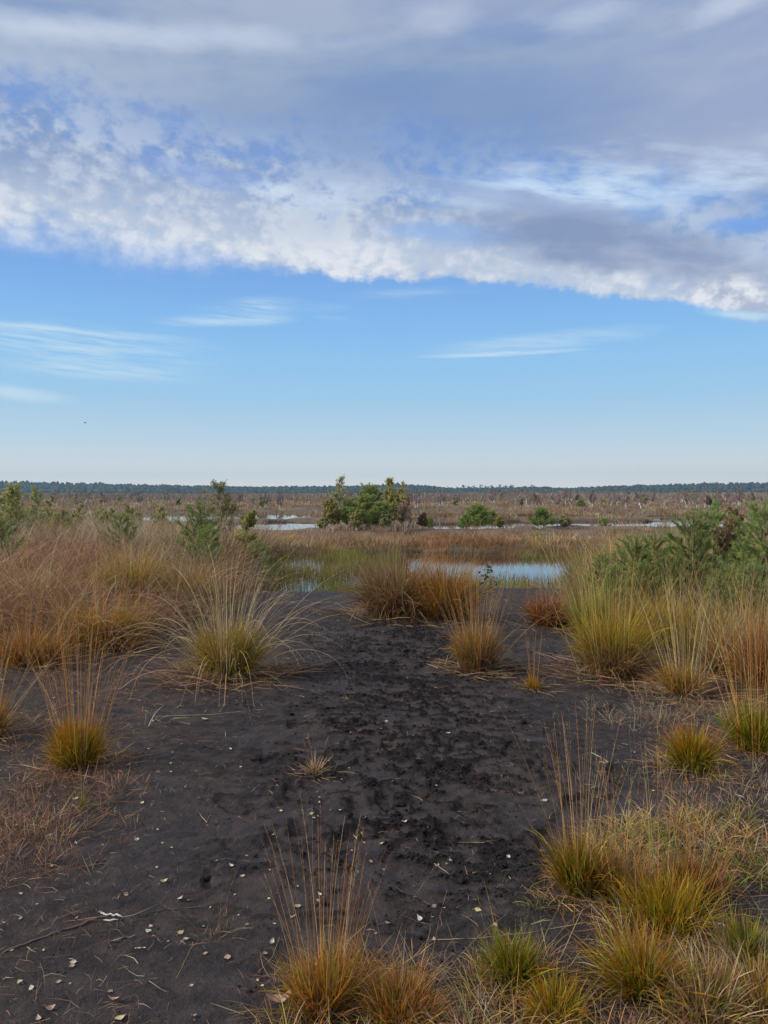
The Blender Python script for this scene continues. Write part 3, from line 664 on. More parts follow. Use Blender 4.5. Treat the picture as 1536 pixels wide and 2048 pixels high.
wf_('sedge', 202, 420, 13, sedge(470, 760, 1142, 1225), .36, ['olive', 'lime', 'olive', 'grey', 'green'], 'green sedge standing in the left arm of the pond')
wf_('sedge', 203, 520, 14, sedge(440, 800, 1106, 1150), .34, ['olive', 'green', 'brown'], 'olive sedge in the back left water of the pond')
wf_('sedge', 206, 150, 14, sedge(1010, 1210, 1102, 1119), .3, ['olive', 'green', 'rust'], 'olive sedge along the far right shore of the pond')
wf_('sedge', 204, 300, 14, sedge(1190, 1360, 1106, 1142), .34, ['green', 'olive', 'rust'], 'green and rusty sedge on the right shore of the pond', R=.3)
def pools():
    def f(g, M):
        i = g.integers(0, len(PONDS), M); p = np.array(PONDS, float)[i]; a = g.uniform(0, 6.28, M); r = g.random(M)**.35*1.08
        return p[:, 0]+np.cos(a)*r*p[:, 2], p[:, 1]+np.sin(a)*r*p[:, 3]
    return f
wf_('sedge', 205, 260, 8, pools(), .16, ['brown', 'olive', 'mud'], 'brown sedge scattered through the far bog pools', R=.5)

# ------------------------------------------------------------------ litter of straw on the peat
g = np.random.default_rng(31)
M = 28000
y = 2.0+11.0*g.random(M)**1.7; x = g.uniform(-.62, .62, M)*y
tr = np.exp(-((x-.15)/1.0)**2)
ml = np.clip(sst(-x+.5*fbm(x*.9, y*.9, 3), .6, 1.9)+sst(x+.5*fbm(x*.9+4, y*.9, 3), .9, 2.2)+.16+.5*sst(fbm(x*1.6, y*1.6+7, 3), .08, .3), 0, 1)
ok = g.random(M) < ml*(.35+.65*sst(fbm(x*3.1, y*3.1, 3), -.15, .25)); x, y = x[ok], y[ok]; n = len(x)
P = np.stack([x, y, Hq(x, y)+.002], -1)
cl = pick(g, [(.20, .13, .085), (.13, .085, .06), (.28, .20, .13), (.36, .28, .19), (.10, .065, .05), (.16, .09, .06)], n)
V, F, K, _ = ribbons(g, P, g.uniform(0, 6.28, n), g.gamma(1.6, .022, n)+.008, g.uniform(1.35, 1.57, n), 0, g.uniform(.0005, .0017, n)+.00028*y, cl*.85, cl*.95, 3, False, .3, .25, True)
kind(obj('straw_litter', mesh_np('straw_litter', V, F, K, (M_STRAW,))), 'stuff', 'dead grass straws strewn over the dark peat', 'litter')
# loose peat crumbs kicked up along the path
def pebbles(seed, M, wide_=False):
    g = np.random.default_rng(seed)
    y = 2.1+8.5*g.random(M)**(1.7 if wide_ else 1.3); x = g.uniform(-.62, .62, M)*y if wide_ else g.normal(.15, .10+.10*y, M)
    if wide_ == 'churn': x = g.normal(.15, .18+.12*y, M)
    q = fbm(x*2.2+9, y*2.2, 3) if wide_ != 'churn' else (churn(x, y)-.55)*.8
    ok = g.random(M) < sst(q, .0, .3)*.95+(.03 if wide_ != 'churn' else 0); x, y = x[ok], y[ok]; n = len(x); z = Hq(x, y)
    s = (.0022+g.gamma(1.3, .0016, n))*(1+.08*y)*(.62 if wide_ is True else 1.1 if wide_ else 1)
    oc = np.array([(1, 0, 0), (-1, 0, 0), (0, 1, 0), (0, -1, 0), (0, 0, 1), (0, 0, -1)], float)
    V = oc[None]*g.uniform(.55, 1.3, (n, 6, 1))*s[:, None, None]*np.array([1.25, 1, .6]); a = g.uniform(0, 6.28, n)
    c_, s_ = np.cos(a)[:, None], np.sin(a)[:, None]
    V = np.stack([V[..., 0]*c_-V[..., 1]*s_+x[:, None], V[..., 0]*s_+V[..., 1]*c_+y[:, None], V[..., 2]+z[:, None]+.2*s[:, None]], -1)
    f8 = np.array([(0, 2, 4), (2, 1, 4), (1, 3, 4), (3, 0, 4), (2, 0, 5), (1, 2, 5), (3, 1, 5), (0, 3, 5)])
    F = (f8[None]+(np.arange(n)*6)[:, None, None]).reshape(-1, 3)
    k = np.repeat(np.array([(.045, .036, .034) if wide_ is True else (.016, .013, .013)])*np.exp(g.normal(0, .25, (n, 1))), 6, 0)
    return V.reshape(-1, 3), F, k
V, F, K = join([pebbles(77, 3600), pebbles(78, 15000, True), pebbles(79, 60000, 'churn')])
kind(obj('peat_crumbs', mesh_np('peat_crumbs', V, F, K, (M_TWIG,))), 'stuff', 'black crumbs of peat kicked up along the trodden strip', 'peat crumbs')

# ------------------------------------------------------------------ woody plants
def tubes(paths, sides=5):
    """paths: list of (points (k,3), radii (k,), colour)"""
    V, F, K = [], [], []; o = 0
    for P, r, c in paths:
        P = np.asarray(P, float); k = len(P); T_ = np.gradient(P, axis=0); T_ /= np.linalg.norm(T_, axis=1, keepdims=True)+1e-9
        up = np.where(np.abs(T_[:, 2:3]) > .9, np.array([[1., 0, 0]]), np.array([[0, 0, 1.]]))
        A = np.cross(T_, up); A /= np.linalg.norm(A, axis=1, keepdims=True)+1e-9; B = np.cross(T_, A)
        a = np.arange(sides)*2*np.pi/sides
        ring = P[:, None]+(np.cos(a)[None, :, None]*A[:, None]+np.sin(a)[None, :, None]*B[:, None])*np.asarray(r)[:, None, None]
        V.append(ring.reshape(-1, 3)); K.append(np.repeat(np.asarray(c, float)[None], k*sides, 0) if np.ndim(c) == 1 else np.repeat(c, sides, 0))
        i = np.arange(k-1)[:, None]*sides; j = np.arange(sides)[None]; jn = (j+1) % sides
        F.append(np.stack([i+j, i+jn, i+sides+jn, i+sides+j], -1).reshape(-1, 4)+o); o += k*sides
    return np.concatenate(V), np.concatenate(F), np.concatenate(K)
def wander(g, p, d, L, n, wob=.12, lift=0.0):
    P = [np.array(p, float)]; d = np.array(d, float)
    for i in range(n):
        d = d+g.normal(0, wob, 3)+np.array([0, 0, lift]); d /= np.linalg.norm(d); P.append(P[-1]+d*L/n)
    return np.array(P)
def leaves_at(g, P, size, cols, flat=.4, sides=4):
    n = len(P); a = g.uniform(0, 6.28, n); tl = g.normal(0, .7, n)
    d = np.stack([np.cos(a)*np.cos(tl), np.sin(a)*np.cos(tl), np.sin(tl)], -1)
    q = g.normal(0, 1, (n, 3)); s_ = np.cross(d, q); s_ /= np.linalg.norm(s_, axis=1, keepdims=True)+1e-9
    L = size*g.uniform(.6, 1.3, n)[:, None]
    V = np.stack([P-d*L*.5, P+s_*L*.36, P+d*L*.6, P-s_*L*.36], 1).reshape(-1, 3)
    F = np.arange(n*4).reshape(n, 4); K = np.repeat(pick(g, cols, n)*np.exp(g.normal(0, .18, (n, 1))), 4, 0)
    return V, F, K
WHITE = (.62, .60, .56); DARKB = (.10, .075, .06); BRN = (.20, .13, .10)
def birch(seed, H=2.5, trunks=1, lean=.12, nb=16, br=.38, tw=7, leafn=0, leafs=.03, leafc=None, bark=WHITE, twc=(.20, .12, .11), tww=.004, tr=.018, up=.55, lowest=.18, name='birch', ntw=.55):
    """returns (trunk, twigs, foliage) meshes"""
    g = np.random.default_rng(seed); TP, TW, LP = [], [], []
    for k in range(trunks):
        a = g.uniform(0, 6.28); d = np.array([math.cos(a)*lean*g.uniform(.3, 1.6), math.sin(a)*lean*g.uniform(.3, 1.6), 1.0])
        Hk = H*(1 if k == 0 else g.uniform(.6, .95)); n = 9
        P = wander(g, (g.normal(0, .04*H) if k else 0, g.normal(0, .04*H) if k else 0, -.03), d, Hk, n, .07, .05)
        rr = tr*H/2.5*(1-.9*np.linspace(0, 1, n+1))+.0015
        col = np.repeat(np.array([bark]), n+1, 0)*np.exp(g.normal(0, .12, (n+1, 1)))
        tt = np.linspace(0, 1, n+1)[:, None]; col = col*(1-sst(tt, .7, .95))+np.array([DARKB])*sst(tt, .7, .95); col[0] = (.16, .13, .11)
        TP.append((P, rr, col))
        for j in range(nb):
            t = g.uniform(lowest, 1.0)**.85; f = t*n; i = min(int(f), n-1); p = P[i]*(1-(f-i))+P[i+1]*(f-i)
            an = g.uniform(0, 6.28); e = g.normal(up, .22); L = br*H*(1.05-t*.75)*g.uniform(.6, 1.2)
            d = (math.cos(an)*math.cos(e), math.sin(an)*math.cos(e), math.sin(e))
            B = wander(g, p, d, L, 5, .16, .06); TP.append((B, np.linspace(tr*.32*H/2.5, .0012, 6), twc if t > .3 else DARKB))
            for q in range(tw):
                tq = g.uniform(.2, 1)*5; i2 = min(int(tq), 4); pq = B[i2]*(1-(tq-i2))+B[i2+1]*(tq-i2)
                TW.append((pq, an+g.normal(0, .9), L*ntw*g.uniform(.4, 1.1), g.uniform(.1, 1.2)))
                if leafn:
                    aq, Lq, thq = TW[-1][1:]; m = g.poisson(leafn)
                    u_ = g.random((m, 1)); dq = np.array([[math.cos(aq)*math.sin(thq), math.sin(aq)*math.sin(thq), math.cos(thq)]])
                    LP.append(pq[None]+dq*u_*Lq+g.normal(0, .012*H, (m, 3)))
    trunk = mesh_np(name+'_trunk', *tubes(TP, 5), (M_TWIG,))
    P0 = np.array([q[0] for q in TW]); n = len(TW)
    V, F, K, _ = ribbons(g, P0, np.array([q[1] for q in TW]), np.array([q[2] for q in TW]), np.array([q[3] for q in TW]), g.normal(0, .3, n), tww*g.uniform(.7, 1.3, n), twc, twc, 3, False, .1, .15, False)
    twig = mesh_np(name+'_twigs', V, F, K, (M_TWIG,))
    fol = None
    if leafn and LP: fol = mesh_np(name+'_foliage', *leaves_at(g, np.concatenate(LP), leafs, leafc), (M_LEAF,))
    return trunk, twig, fol
def place_tree(meshes, name, label, cat, loc, rz=0, sc=1.0, group=None):
    root = thing(name, label, cat, loc, rz, group, sc)
    for m, nm_ in zip(meshes, ('trunk', 'twigs', 'foliage')):
        if m is not None: obj(nm_, m, root)
    return root
def pine(seed, H=1.3, whorls=7, nbr=5, spread=.42, nd=70, nl=.06, nw=.0048, col=((.28, .37, .11), (.34, .41, .11), (.24, .33, .12)), tipc=((.44, .48, .15),), deadf=.12, lift=.75):
    g = np.random.default_rng(seed); TP = []; SH = []
    n = 10; P = wander(g, (0, 0, -.03), (g.normal(0, .05), g.normal(0, .05), 1), H*.93, n, .03, .05)
    TP.append((P, np.linspace(.016*H/1.3, .004, n+1), (.20, .13, .09)))
    SH.append((P[-1]-np.array([0, 0, .10*H]), P[-1]+np.array([0, 0, .13*H]), 1.0))
    for w in range(whorls):
        t = .12+.80*w/(whorls-1) if w < whorls-1 else .93
        f = t*n; i = min(int(f), n-1); p = P[i]*(1-(f-i))+P[i+1]*(f-i); a0 = g.uniform(0, 6.28)
        for k in range(nbr if w < whorls-1 else nbr-1):
            L = spread*H*(1.06-t)**.8*g.uniform(.75, 1.15)+.07*H
            e = lift*(.55+.6*t)+g.normal(0, .1); a = a0+k*6.28/nbr+g.normal(0, .15)
            B = wander(g, p, (math.cos(a)*math.cos(e), math.sin(a)*math.cos(e), math.sin(e)), L, 4, .07, .11)
            TP.append((B, np.linspace(.007, .003, 5), (.22, .14, .09)))
            SH.append((B[1], B[2], .5)); SH.append((B[2], B[3], .75)); SH.append((B[3], B[4]+(B[4]-B[3])*.3, 1.0))
            if t < .86:
                for q in range(5 if t < .6 else 3):
                    tq = g.uniform(.8, 3.9); i2 = int(tq); pq = B[i2]*(1-(tq-i2))+B[i2+1]*(tq-i2)
                    dq = np.array([math.cos(a+g.choice([-1, 1])*g.uniform(.5, 1.0)), math.sin(a+g.choice([-1, 1])*.8), g.uniform(.4, 1.3)]); dq /= np.linalg.norm(dq)
                    l2 = H*g.uniform(.09, .16); TP.append((np.array([pq, pq+dq*l2*.5, pq+dq*l2]), [.004, .003, .002], (.2, .14, .08))); SH.append((pq+dq*l2*.1, pq+dq*l2*1.1, .9))
    A, T2, Cc, Wd = [], [], [], []
    for p, q, v_ in SH:
        L = np.linalg.norm(q-p); m = max(int(nd*L/(.11)), 10); t = g.random((m, 1))**.9; ax = (q-p)/L
        rv = np.cross(ax, g.normal(0, 1, (m, 3))); rv /= np.linalg.norm(rv, axis=1, keepdims=True)+1e-9
        d = ax*g.uniform(.5, 1.0, (m, 1))+rv*g.uniform(.45, .9, (m, 1)); d /= np.linalg.norm(d, axis=1, keepdims=True)
        base = p+(q-p)*t; tip = base+d*nl*H/1.3*g.uniform(.75, 1.15, (m, 1)); tip = tip+np.array([0, 0, -.003])
        c = pick(g, col, m); hi = sst(t, .75, 1.0)*.55; c = c*(1-hi)+pick(g, tipc, m)*hi
        dead = (g.random((m, 1)) < deadf*(1.3-v_)*2.0); c = np.where(dead, np.array([[.20, .13, .05]]), c)*np.exp(g.normal(0, .18, (m, 1)))
        sd_ = np.cross(d, rv+g.normal(0, .5, (m, 3))); sd_ /= np.linalg.norm(sd_, axis=1, keepdims=True)+1e-9
        A.append(np.stack([base-sd_*nw/2, base+sd_*nw/2, tip], 1)); Cc.append(np.repeat(c, 3, 0))
    V = np.concatenate(A).reshape(-1, 3); F = np.arange(len(V)).reshape(-1, 3)
    return mesh_np('pine_trunk', *tubes(TP, 5), (M_TWIG,)), None, mesh_np('pine_needles', V, F, np.concatenate(Cc), (M_NEEDLE,))
def top_h(topY, d, z): return CAMZ+(HORY-topY)/FOC*d-z

# young pines on the right bank, 8 to 12 m off
PV = [pine(300+i, 1.3, 7, 5, nbr_sp, 85) for i, nbr_sp in enumerate((.46, .52, .42, .5))]
rp = [(1208, 1104, 11.3, 0, 'low pine seedling at the left end of the right hand pine group'), (1252, 1066, 10.4, 1, 'young pine with three upright candles left of the middle of the group'),
      (1306, 1062, 10.9, 2, 'young pine with a stubby leader beside the three candled one'), (1340, 1108, 9.8, 3, 'low bushy pine in the dip between two taller young pines'),
      (1396, 1018, 10.0, 0, 'tall young pine with forked candles standing left of the dead leaved birch'), (1444, 1006, 10.8, 2, 'tallest young pine rising behind the dead leaved birch'),
      (1470, 1108, 9.0, 1, 'wide blue green pine in front of the dead leaved birch'), (1534, 1000, 9.3, 3, 'tall young pine cut by the right frame edge'),
      (1508, 1120, 8.6, 2, 'low dark pine below the one at the right frame edge'), (1440, 1150, 8.9, 0, 'squat pine half buried in grass below the tall forked one'),
      (1370, 1090, 10.9, 1, 'middle sized pine behind the low bushy pine'), (1280, 1118, 9.9, 3, 'pine seedling low in the grass under the stubby leader pine'), (1230, 1128, 9.6, 0, 'smallest pine seedling next to the pond sedge'),
      (1150, 1118, 16.0, 2, 'pine seedling standing alone on the right shore of the pond')]
for i, (px, tY, d, v_, lab) in enumerate(rp):
    p = at(px, 0, d); h = max(top_h(tY, d, p[2]), .35)
    place_tree((PV[v_][0], None, PV[v_][2]), 'pine_tree', lab, 'pine tree', p, 1.3*i, h/1.33, 'young pines on the right bank')
YG = ((.42, .42, .12), (.36, .38, .11), (.48, .43, .13)); TAN = ((.36, .25, .14), (.28, .18, .10), (.42, .32, .20), (.20, .12, .07)); DG = ((.22, .26, .09), (.25, .28, .10), (.34, .28, .11)); PGN = ((.45, .45, .20), (.38, .40, .17), (.50, .48, .25))
p = at(1476, 0, 10.2); place_tree(birch(401, top_h(1028, 10.2, p[2]), 3, .22, 26, .36, 8, 11, .040, TAN, (.25, .18, .14), tww=.003, tr=.012), 'birch_sapling', 'birch sapling covered in dead tan leaves among the young pines', 'birch', p)
p = at(1375, 0, 11.6); place_tree(birch(402, top_h(1064, 11.6, p[2]), 1, .15, 10, .3, 5, 2, .03, TAN, (.22, .15, .12), tww=.003, tr=.01), 'birch_sapling', 'thin brown sapling with few curled leaves behind the pine group', 'birch', p)
p = at(956, 0, 8.4); place_tree(birch(403, top_h(1108, 8.4, p[2]), 2, .2, 9, .25, 4, 2, .034, ((.10, .13, .05), (.16, .15, .06)), (.18, .13, .10), tww=.0025, tr=.006, lowest=.6), 'birch_sapling', 'thin seedling with small dark green leaves in front of the pond', 'birch', p)
# left side
p = at(458, 0, 17.0); place_tree(birch(410, top_h(966, 17, p[2]), 1, .04, 44, .30, 8, 7, .034, DG, (.13, .09, .07), tww=.004, tr=.012, up=.62, lowest=.32), 'alder_sapling', 'narrow dark leaved sapling on the left bank poking above the far forest', 'sapling', p)
p = at(488, 0, 17.6); place_tree(birch(411, top_h(1012, 17.6, p[2]), 2, .15, 18, .3, 7, 10, .05, YG, (.13, .09, .07), tww=.004, tr=.011), 'alder_sapling', 'short yellow green sapling right beside the narrow dark leaved one', 'sapling', p)
PM = [pine(320+i, 1.5, 7, 5, .46, 40, .07, .007) for i in range(2)]
for i, (px, tY, d, lab) in enumerate([(392, 1000, 15, 'slim pine with one tall leader on the left bank'), (412, 1048, 14.2, 'low bushy pine just in front of the slim one on the left bank'), (6, 1030, 13, 'dark green pine at the left frame edge'), (520, 1076, 18.5, 'yellowish pine seedling on the left shore of the pond'), (245, 1022, 16, 'small green pine top among the left bank grass')]):
    p = at(px, 0, d); place_tree(PM[i % 2], 'pine_tree', lab, 'pine tree', p, i*2.1, max(top_h(tY, d, p[2]), .4)/1.53)
for i, (px, tY, d, lab) in enumerate([(205, 1004, 30, 'low yellow green bush in the grass halfway between frame edge and slim pine'), (150, 1010, 27, 'low yellow green bush right of the willows on the left'), (272, 1006, 33, 'yellow green bush left of the whitish leaning birch'), (335, 1012, 30, 'small yellow green bush hiding the end of the left bog pool'),
  (18, 966, 21, 'pale green willow bush at the left frame edge'), (62, 982, 23, 'second pale green willow bush, right of the one at the frame edge'), (110, 1000, 26, 'low green willow behind the left bank grass'), (0, 1000, 17, 'leafy green willow shoot closest to the left frame edge')]):
    p = at(px, 0, d); place_tree(birch(420+i, max(top_h(tY, d, p[2]), .8), 6, .4, 18, .34, 7, 9, .055, YG+PGN, (.2, .17, .12), tww=.006, tr=.010, up=.9), 'willow_bush', lab, 'willow', p)
for i, (px, tY, d, lab) in enumerate([(415, 976, 34, 'pale bare birch standing left of the narrow dark leaved sapling'), (295, 1002, 36, 'bare leaning birch on the flats at left'), (148, 985, 45, 'twiggy grey birch behind the left bank')]):
    p = at(px, 0, d); place_tree(birch(430+i, max(top_h(tY, d, p[2]), .9), 1, .2, 18, .34, 8, 2, .05, PGN, WHITE, (.30, .22, .16), tww=.012, tr=.03), 'birch', lab, 'birch', p)
# clump of trees in the middle distance
D0 = 38.0
BG = ((.34, .42, .12), (.40, .47, .13), (.27, .37, .12))
PC = [pine(340+i, 2.3, 8, 6, .50, 30, .09, .018, BG, ((.46, .50, .16),), .05) for i in range(3)]
for i, (px, tY, d, sc_, lab) in enumerate([(733, 990, 38, 1.15, 'broad bright green pine in the middle of the central clump'), (738, 970, 40, .8, 'pine with a tall thin leader behind the broad bright green one'), (762, 1003, 37.5, 1.0, 'rounded pine at the right shoulder of the central clump'), (700, 1002, 39, .9, 'pine at the left shoulder of the central clump'),
      (955, 1008, 41, 1.25, 'round pine bush right of the central clump beside the bog pool'), (985, 1020, 43, .9, 'smaller pine touching the round pine bush beside the pool'), (930, 1028, 40, .9, 'low pine left of the round pine bush beside the pool'), (1082, 1014, 42, 1.1, 'pine bush alone between two bright bog pools'), (1210, 1036, 44, 1.0, 'small dark pine bush on the right edge of the bog pools'),
      (1162, 999, 95, 1.2, 'dark green pine in front of the birch scrub at right'), (860, 1034, 42, .9, 'low pine bush on the bank between the clump and the pools'), (1430, 1004, 90, 1.1, 'dark pine in the birch scrub behind the young pines'), (1105, 1032, 43, .8, 'low pine attached to the lone bush between the pools')]):
    p = at(px, 0, d); h = max(top_h(tY, d, p[2]), .5)
    place_tree(PC[i % 3], 'pine_tree', lab, 'pine tree', p, i*1.7, (h/2.33*sc_*1.15, h/2.33*sc_*1.15, h/2.33), 'middle distance pines')
YB = ((.48, .44, .14), (.40, .40, .13), (.52, .44, .16))
for i, (px, tY, d, nt, lfn, lc, lab) in enumerate([(715, 1022, 37, 6, 7, YB, 'low yellow green scrub at the foot of the broad bright green pine'), (770, 1026, 37, 6, 6, PGN, 'low pale scrub below the yellowing birch'), (645, 1030, 40, 6, 6, PGN, 'low pale scrub at the far left end of the central clump'), (845, 1030, 39, 6, 3, TAN, 'brown scrub at the right end of the central clump'), (1000, 1036, 42, 6, 4, YB, 'low yellowish scrub right of the round pine bush'), (1130, 1036, 42, 6, 4, PGN, 'low pale scrub right of the lone pine bush'),
 (683, 957, 39, 1, 4, PGN, 'pale leaved birch rising highest on the left of the central clump'), (664, 998, 38.5, 5, 9, YB, 'yellow green willow bush at the left foot of the central clump'), (785, 960, 39, 2, 9, YB, 'yellowing birch with a dense top on the right of the central clump'),
      (806, 985, 38, 3, 1, TAN, 'group of bare white birch stems right of the yellowing birch'), (822, 1000, 38.5, 2, 0, None, 'low bare birch leaning right at the end of the central clump'), (880, 1014, 48, 1, 0, None, 'leaning white birch snag beside the bog pool'), (694, 985, 40, 2, 6, PGN, 'pale leafed birch just right of the highest birch')]):
    p = at(px, 0, d); place_tree(birch(450+i, max(top_h(tY, d, p[2]), .8), nt, .25, 24, .34 if nt < 5 else .45, 9 if px != 880 else 2, lfn*1.6, .075, lc, WHITE, (.22, .14, .12), tww=.013, tr=.028, up=.75), 'birch', lab, 'birch', p, i)
# birch scrub across the bog
SV = [birch(500+i, 2.2, 1+(i % 3), .28, 16, .40, 9, 0, .1, None, WHITE, [(.20, .14, .13), (.24, .17, .14), (.19, .15, .14), (.26, .19, .15)][i % 4], tww=.04, tr=.065, up=.8, ntw=.75) for i in range(6)]
SL = [birch(520+i, 2.0, 2, .25, 16, .36, 8, 5, .16, (YB, PGN, ((.13, .16, .06), (.17, .17, .07)))[i], WHITE, (.22, .15, .11), tww=.03, tr=.045, up=.8) for i in range(3)]
g = np.random.default_rng(61); cnt = 0
roots = {}
def scrub(kind_, v_, loc, rz, sc):
    uu_ = loc[0]/loc[1]; side = 'at the left' if uu_ < -.17 else 'in the middle' if uu_ < .17 else 'at the right'
    dd_ = 'front edge' if loc[1] < 130 else 'back rows'
    nm_ = 'birch' if kind_ == 'bare' else 'birch_bush'; ms_ = (SV if kind_ == 'bare' else SL)[v_]
    lab = ('bare white stemmed birch' if kind_ == 'bare' else 'yellow green leafed birch bush')+' in the '+dd_+' of the scrub '+side
    gr_ = ('bare birches' if kind_ == 'bare' else 'leafy birch bushes')+' in the '+dd_+' of the scrub '+side
    key = (kind_, v_)
    if key not in roots: roots[key] = place_tree(ms_, nm_, lab, 'birch', loc, rz, sc, gr_)
    else: copy_tree(roots[key], loc, rz, sc, lab)['group'] = gr_
def zpos(x, y): return (x, y, float(Hq(x, y)[0]))
while cnt < 270:
    y = math.exp(g.uniform(math.log(88), math.log(260))); uu = g.uniform(-.60, .60); x = uu*y
    if g.random() > .45+.55*float(sst(np.array(uu), -.15, .25)): continue
    z = float(Hq(x, y)[0])
    if z < WATER+.05: continue
    h = np.clip(g.normal(1.8, .38), .8, 2.9)*(1+(y-90)/1200)
    if g.random() < .22: scrub('leafy', int(g.integers(0, 3)), (x, y, z), g.uniform(0, 6.28), h/2.1*.85)
    else: scrub('bare', int(g.integers(0, 6)), (x, y, z), g.uniform(0, 6.28), (h/2.2*1.0, h/2.2*1.0, h/2.2))
    cnt += 1
# scrub too far and dense to count
M = 7000; y = np.exp(g.uniform(math.log(150), math.log(620), M)); x = g.uniform(-.62, .62, M)*y; k = 14; ci = np.repeat(np.arange(M), k); n = len(ci)
P = np.stack([x[ci]+g.normal(0, .6, n), y[ci]+g.normal(0, .6, n), Hq(x, y)[ci]+g.uniform(.0, .9, n)], -1)
c = pick(g, [(.18, .125, .115), (.22, .155, .13), (.16, .125, .115), (.20, .16, .11), (.16, .16, .08)], M)[ci]
hh = (1.05*np.exp(g.normal(0, .20, M))*(1+.0007*y)*(.75+.25*sst(x/y, -.1, .3)))[ci]
V, F, K, _ = ribbons(g, P, g.uniform(0, 6.28, n), hh*g.uniform(.4, 1.0, n), np.abs(g.normal(.4, .3, n)), .2, np.maximum(.05, .00055*y[ci])*g.uniform(.5, 1.1, n), c, c*1.15, 2, False, .1, .2, False)
kind(obj('birch_scrub', mesh_np('birch_scrub', V, F, K, (M_TWIG,))), 'stuff', 'purple brown leafless birch scrub in front of the forest', 'scrub')

# ------------------------------------------------------------------ forest on the skyline
def ico(sub=1):
    bm = bmesh.new(); bmesh.ops.create_icosphere(bm, subdivisions=sub, radius=1); V = np.array([v.co[:] for v in bm.verts]); F = np.array([[v.index for v in f.verts] for f in bm.faces]); bm.free(); return V, F
IV, IF = ico(2)
def crowns(g, P, rx, rz, cols):
    n = len(P); nz = 1+.16*np.sin(IV[None, :, 0]*5+g.uniform(0, 9, (n, 1)))*np.sin(IV[None, :, 1]*4.3+g.uniform(0, 9, (n, 1)))+g.normal(0, .09, (n, len(IV)))
    V = P[:, None]+IV[None]*nz[..., None]*np.stack([rx, rx, rz], -1)[:, None]
    F = (IF[None]+(np.arange(n)*len(IV))[:, None, None]).reshape(-1, 3)
    return V.reshape(-1, 3), F, np.repeat(cols, len(IV), 0)
g = np.random.default_rng(71); parts = []
def ridge(px): return np.interp(px, [-300, 0, 150, 330, 500, 700, 790, 850, 900, 1040, 1070, 1130, 1180, 1230, 1300, 1400, 1536, 1800], [961, 963, 966, 970, 973, 972, 968, 971, 976, 974, 973, 976, 974, 971, 970, 967, 965, 964])
for row, (dist, k) in enumerate(((1150, 1.0), (1120, .93), (1090, .74), (1070, .45))):
    n = 760; x = np.linspace(-760, 760, n)+g.normal(0, 1.2, n); y = dist+g.normal(0, 7, n); px = 768+FOC*x/y
    top = (CAMZ+(HORY-ridge(px))/FOC*y)*k*np.exp(g.normal(0, .055, n))
    rzz = top*g.uniform(.26, .36, n) if row < 3 else top*.5; P = np.stack([x, y, top-rzz], -1)
    base = pick(g, [(.030, .058, .045), (.038, .066, .048), (.026, .050, .042)] if row < 2 else [(.05, .075, .035), (.075, .085, .04), (.04, .06, .03), (.10, .09, .05)], n)
    parts.append(crowns(g, P, g.uniform(2.2, 3.6, n), rzz, base*np.exp(g.normal(0, .15, (n, 1)))))
    if row < 3:
        P2 = P.copy(); P2[:, 2] = top*.33; parts.append(crowns(g, P2, g.uniform(2.2, 3.4, n), top*.36, base*.9))
V, F, K = join(parts); kind(obj('forest', mesh_np('forest', V, F, K, (M_NEEDLE,), True)), 'stuff', 'blue green pine forest along the whole skyline', 'forest')
def tallpine(seed, H):
    g = np.random.default_rng(seed); P = wander(g, (0, 0, -.2), (g.normal(0, .05), 0, 1), H, 6, .03)
    tr = mesh_np('tall_pine_trunk', *tubes([(P, np.linspace(.28, .08, 7), (.16, .10, .07))], 5), (M_TWIG,))
    C_ = []
    for k in range(int(g.integers(4, 7))): C_.append((P[-1][0]+g.normal(0, 1.7), P[-1][1]+g.normal(0, 1.5), H*(.72+.24*g.random())))
    C_.append((P[-1][0], P[-1][1], H*.96)); C_ = np.array(C_); n = len(C_)
    V, F, K = crowns(g, C_, g.uniform(1.0, 2.0, n), g.uniform(.6, 1.1, n), np.repeat(np.array([[.035, .055, .03]]), n, 0))
    return tr, None, mesh_np('tall_pine_crown', V, F, K, (M_NEEDLE,))
TPV = [tallpine(600+i, 16) for i in range(4)]; r0 = {}
for i, px in enumerate([896, 912, 926, 938, 948, 960, 972, 984, 993, 1002, 1012, 1022, 1048, 1062]):
    d = 1040+g.normal(0, 6); x = (px-768)/FOC*d; z = float(Hq(x, d)[0]); h = CAMZ+(HORY-ridge(px)+g.uniform(2, 6))/FOC*d
    v_ = i % 4; loc = (x, d, z)
    if v_ not in r0: r0[v_] = place_tree(TPV[v_], 'pine_tree', 'tall flat topped pine standing out above the lowest stretch of the skyline forest', 'pine tree', loc, g.uniform(0, 6), h/16, 'tall pines standing out above the skyline')
    else: copy_tree(r0[v_], loc, g.uniform(0, 6), h/16)

# ------------------------------------------------------------------ fallen leaves and twigs
def leaf_mesh(seed, L=.026, W=.018, curl=.25):
    g = np.random.default_rng(seed); prof = [(0, 0), (.12, .55), (.35, 1), (.6, .82), (.82, .42), (1, .0)]
    V = []; 
    for t, w in prof:
        z = curl*L*(t-.5)**2*2+g.normal(0, .02)*L; e = w*W/2*(1+g.normal(0, .06))
        V += [(-e, (t-.5)*L, z+abs(e)*.55*curl+.05*L*g.random()), (0, (t-.5)*L, z), (e, (t-.5)*L, z+abs(e)*.9*curl+.12*L*g.random())]
    V = np.array(V); V[:, 2] += .004; F = []
    for i in range(len(prof)-1):
        a = i*3; F += [(a, a+1, a+4, a+3), (a+1, a+2, a+5, a+4)]
    F.append((0, 1, 1, 0)) if False else None
    st = len(V); V = np.concatenate([V, [(-.0006, -.5*L, .004), (.0006, -.5*L, .004), (.003, -.85*L, .003), (.0022, -.86*L, .003)]]); F.append((st, st+1, st+2, st+3))
    return V, np.array(F)
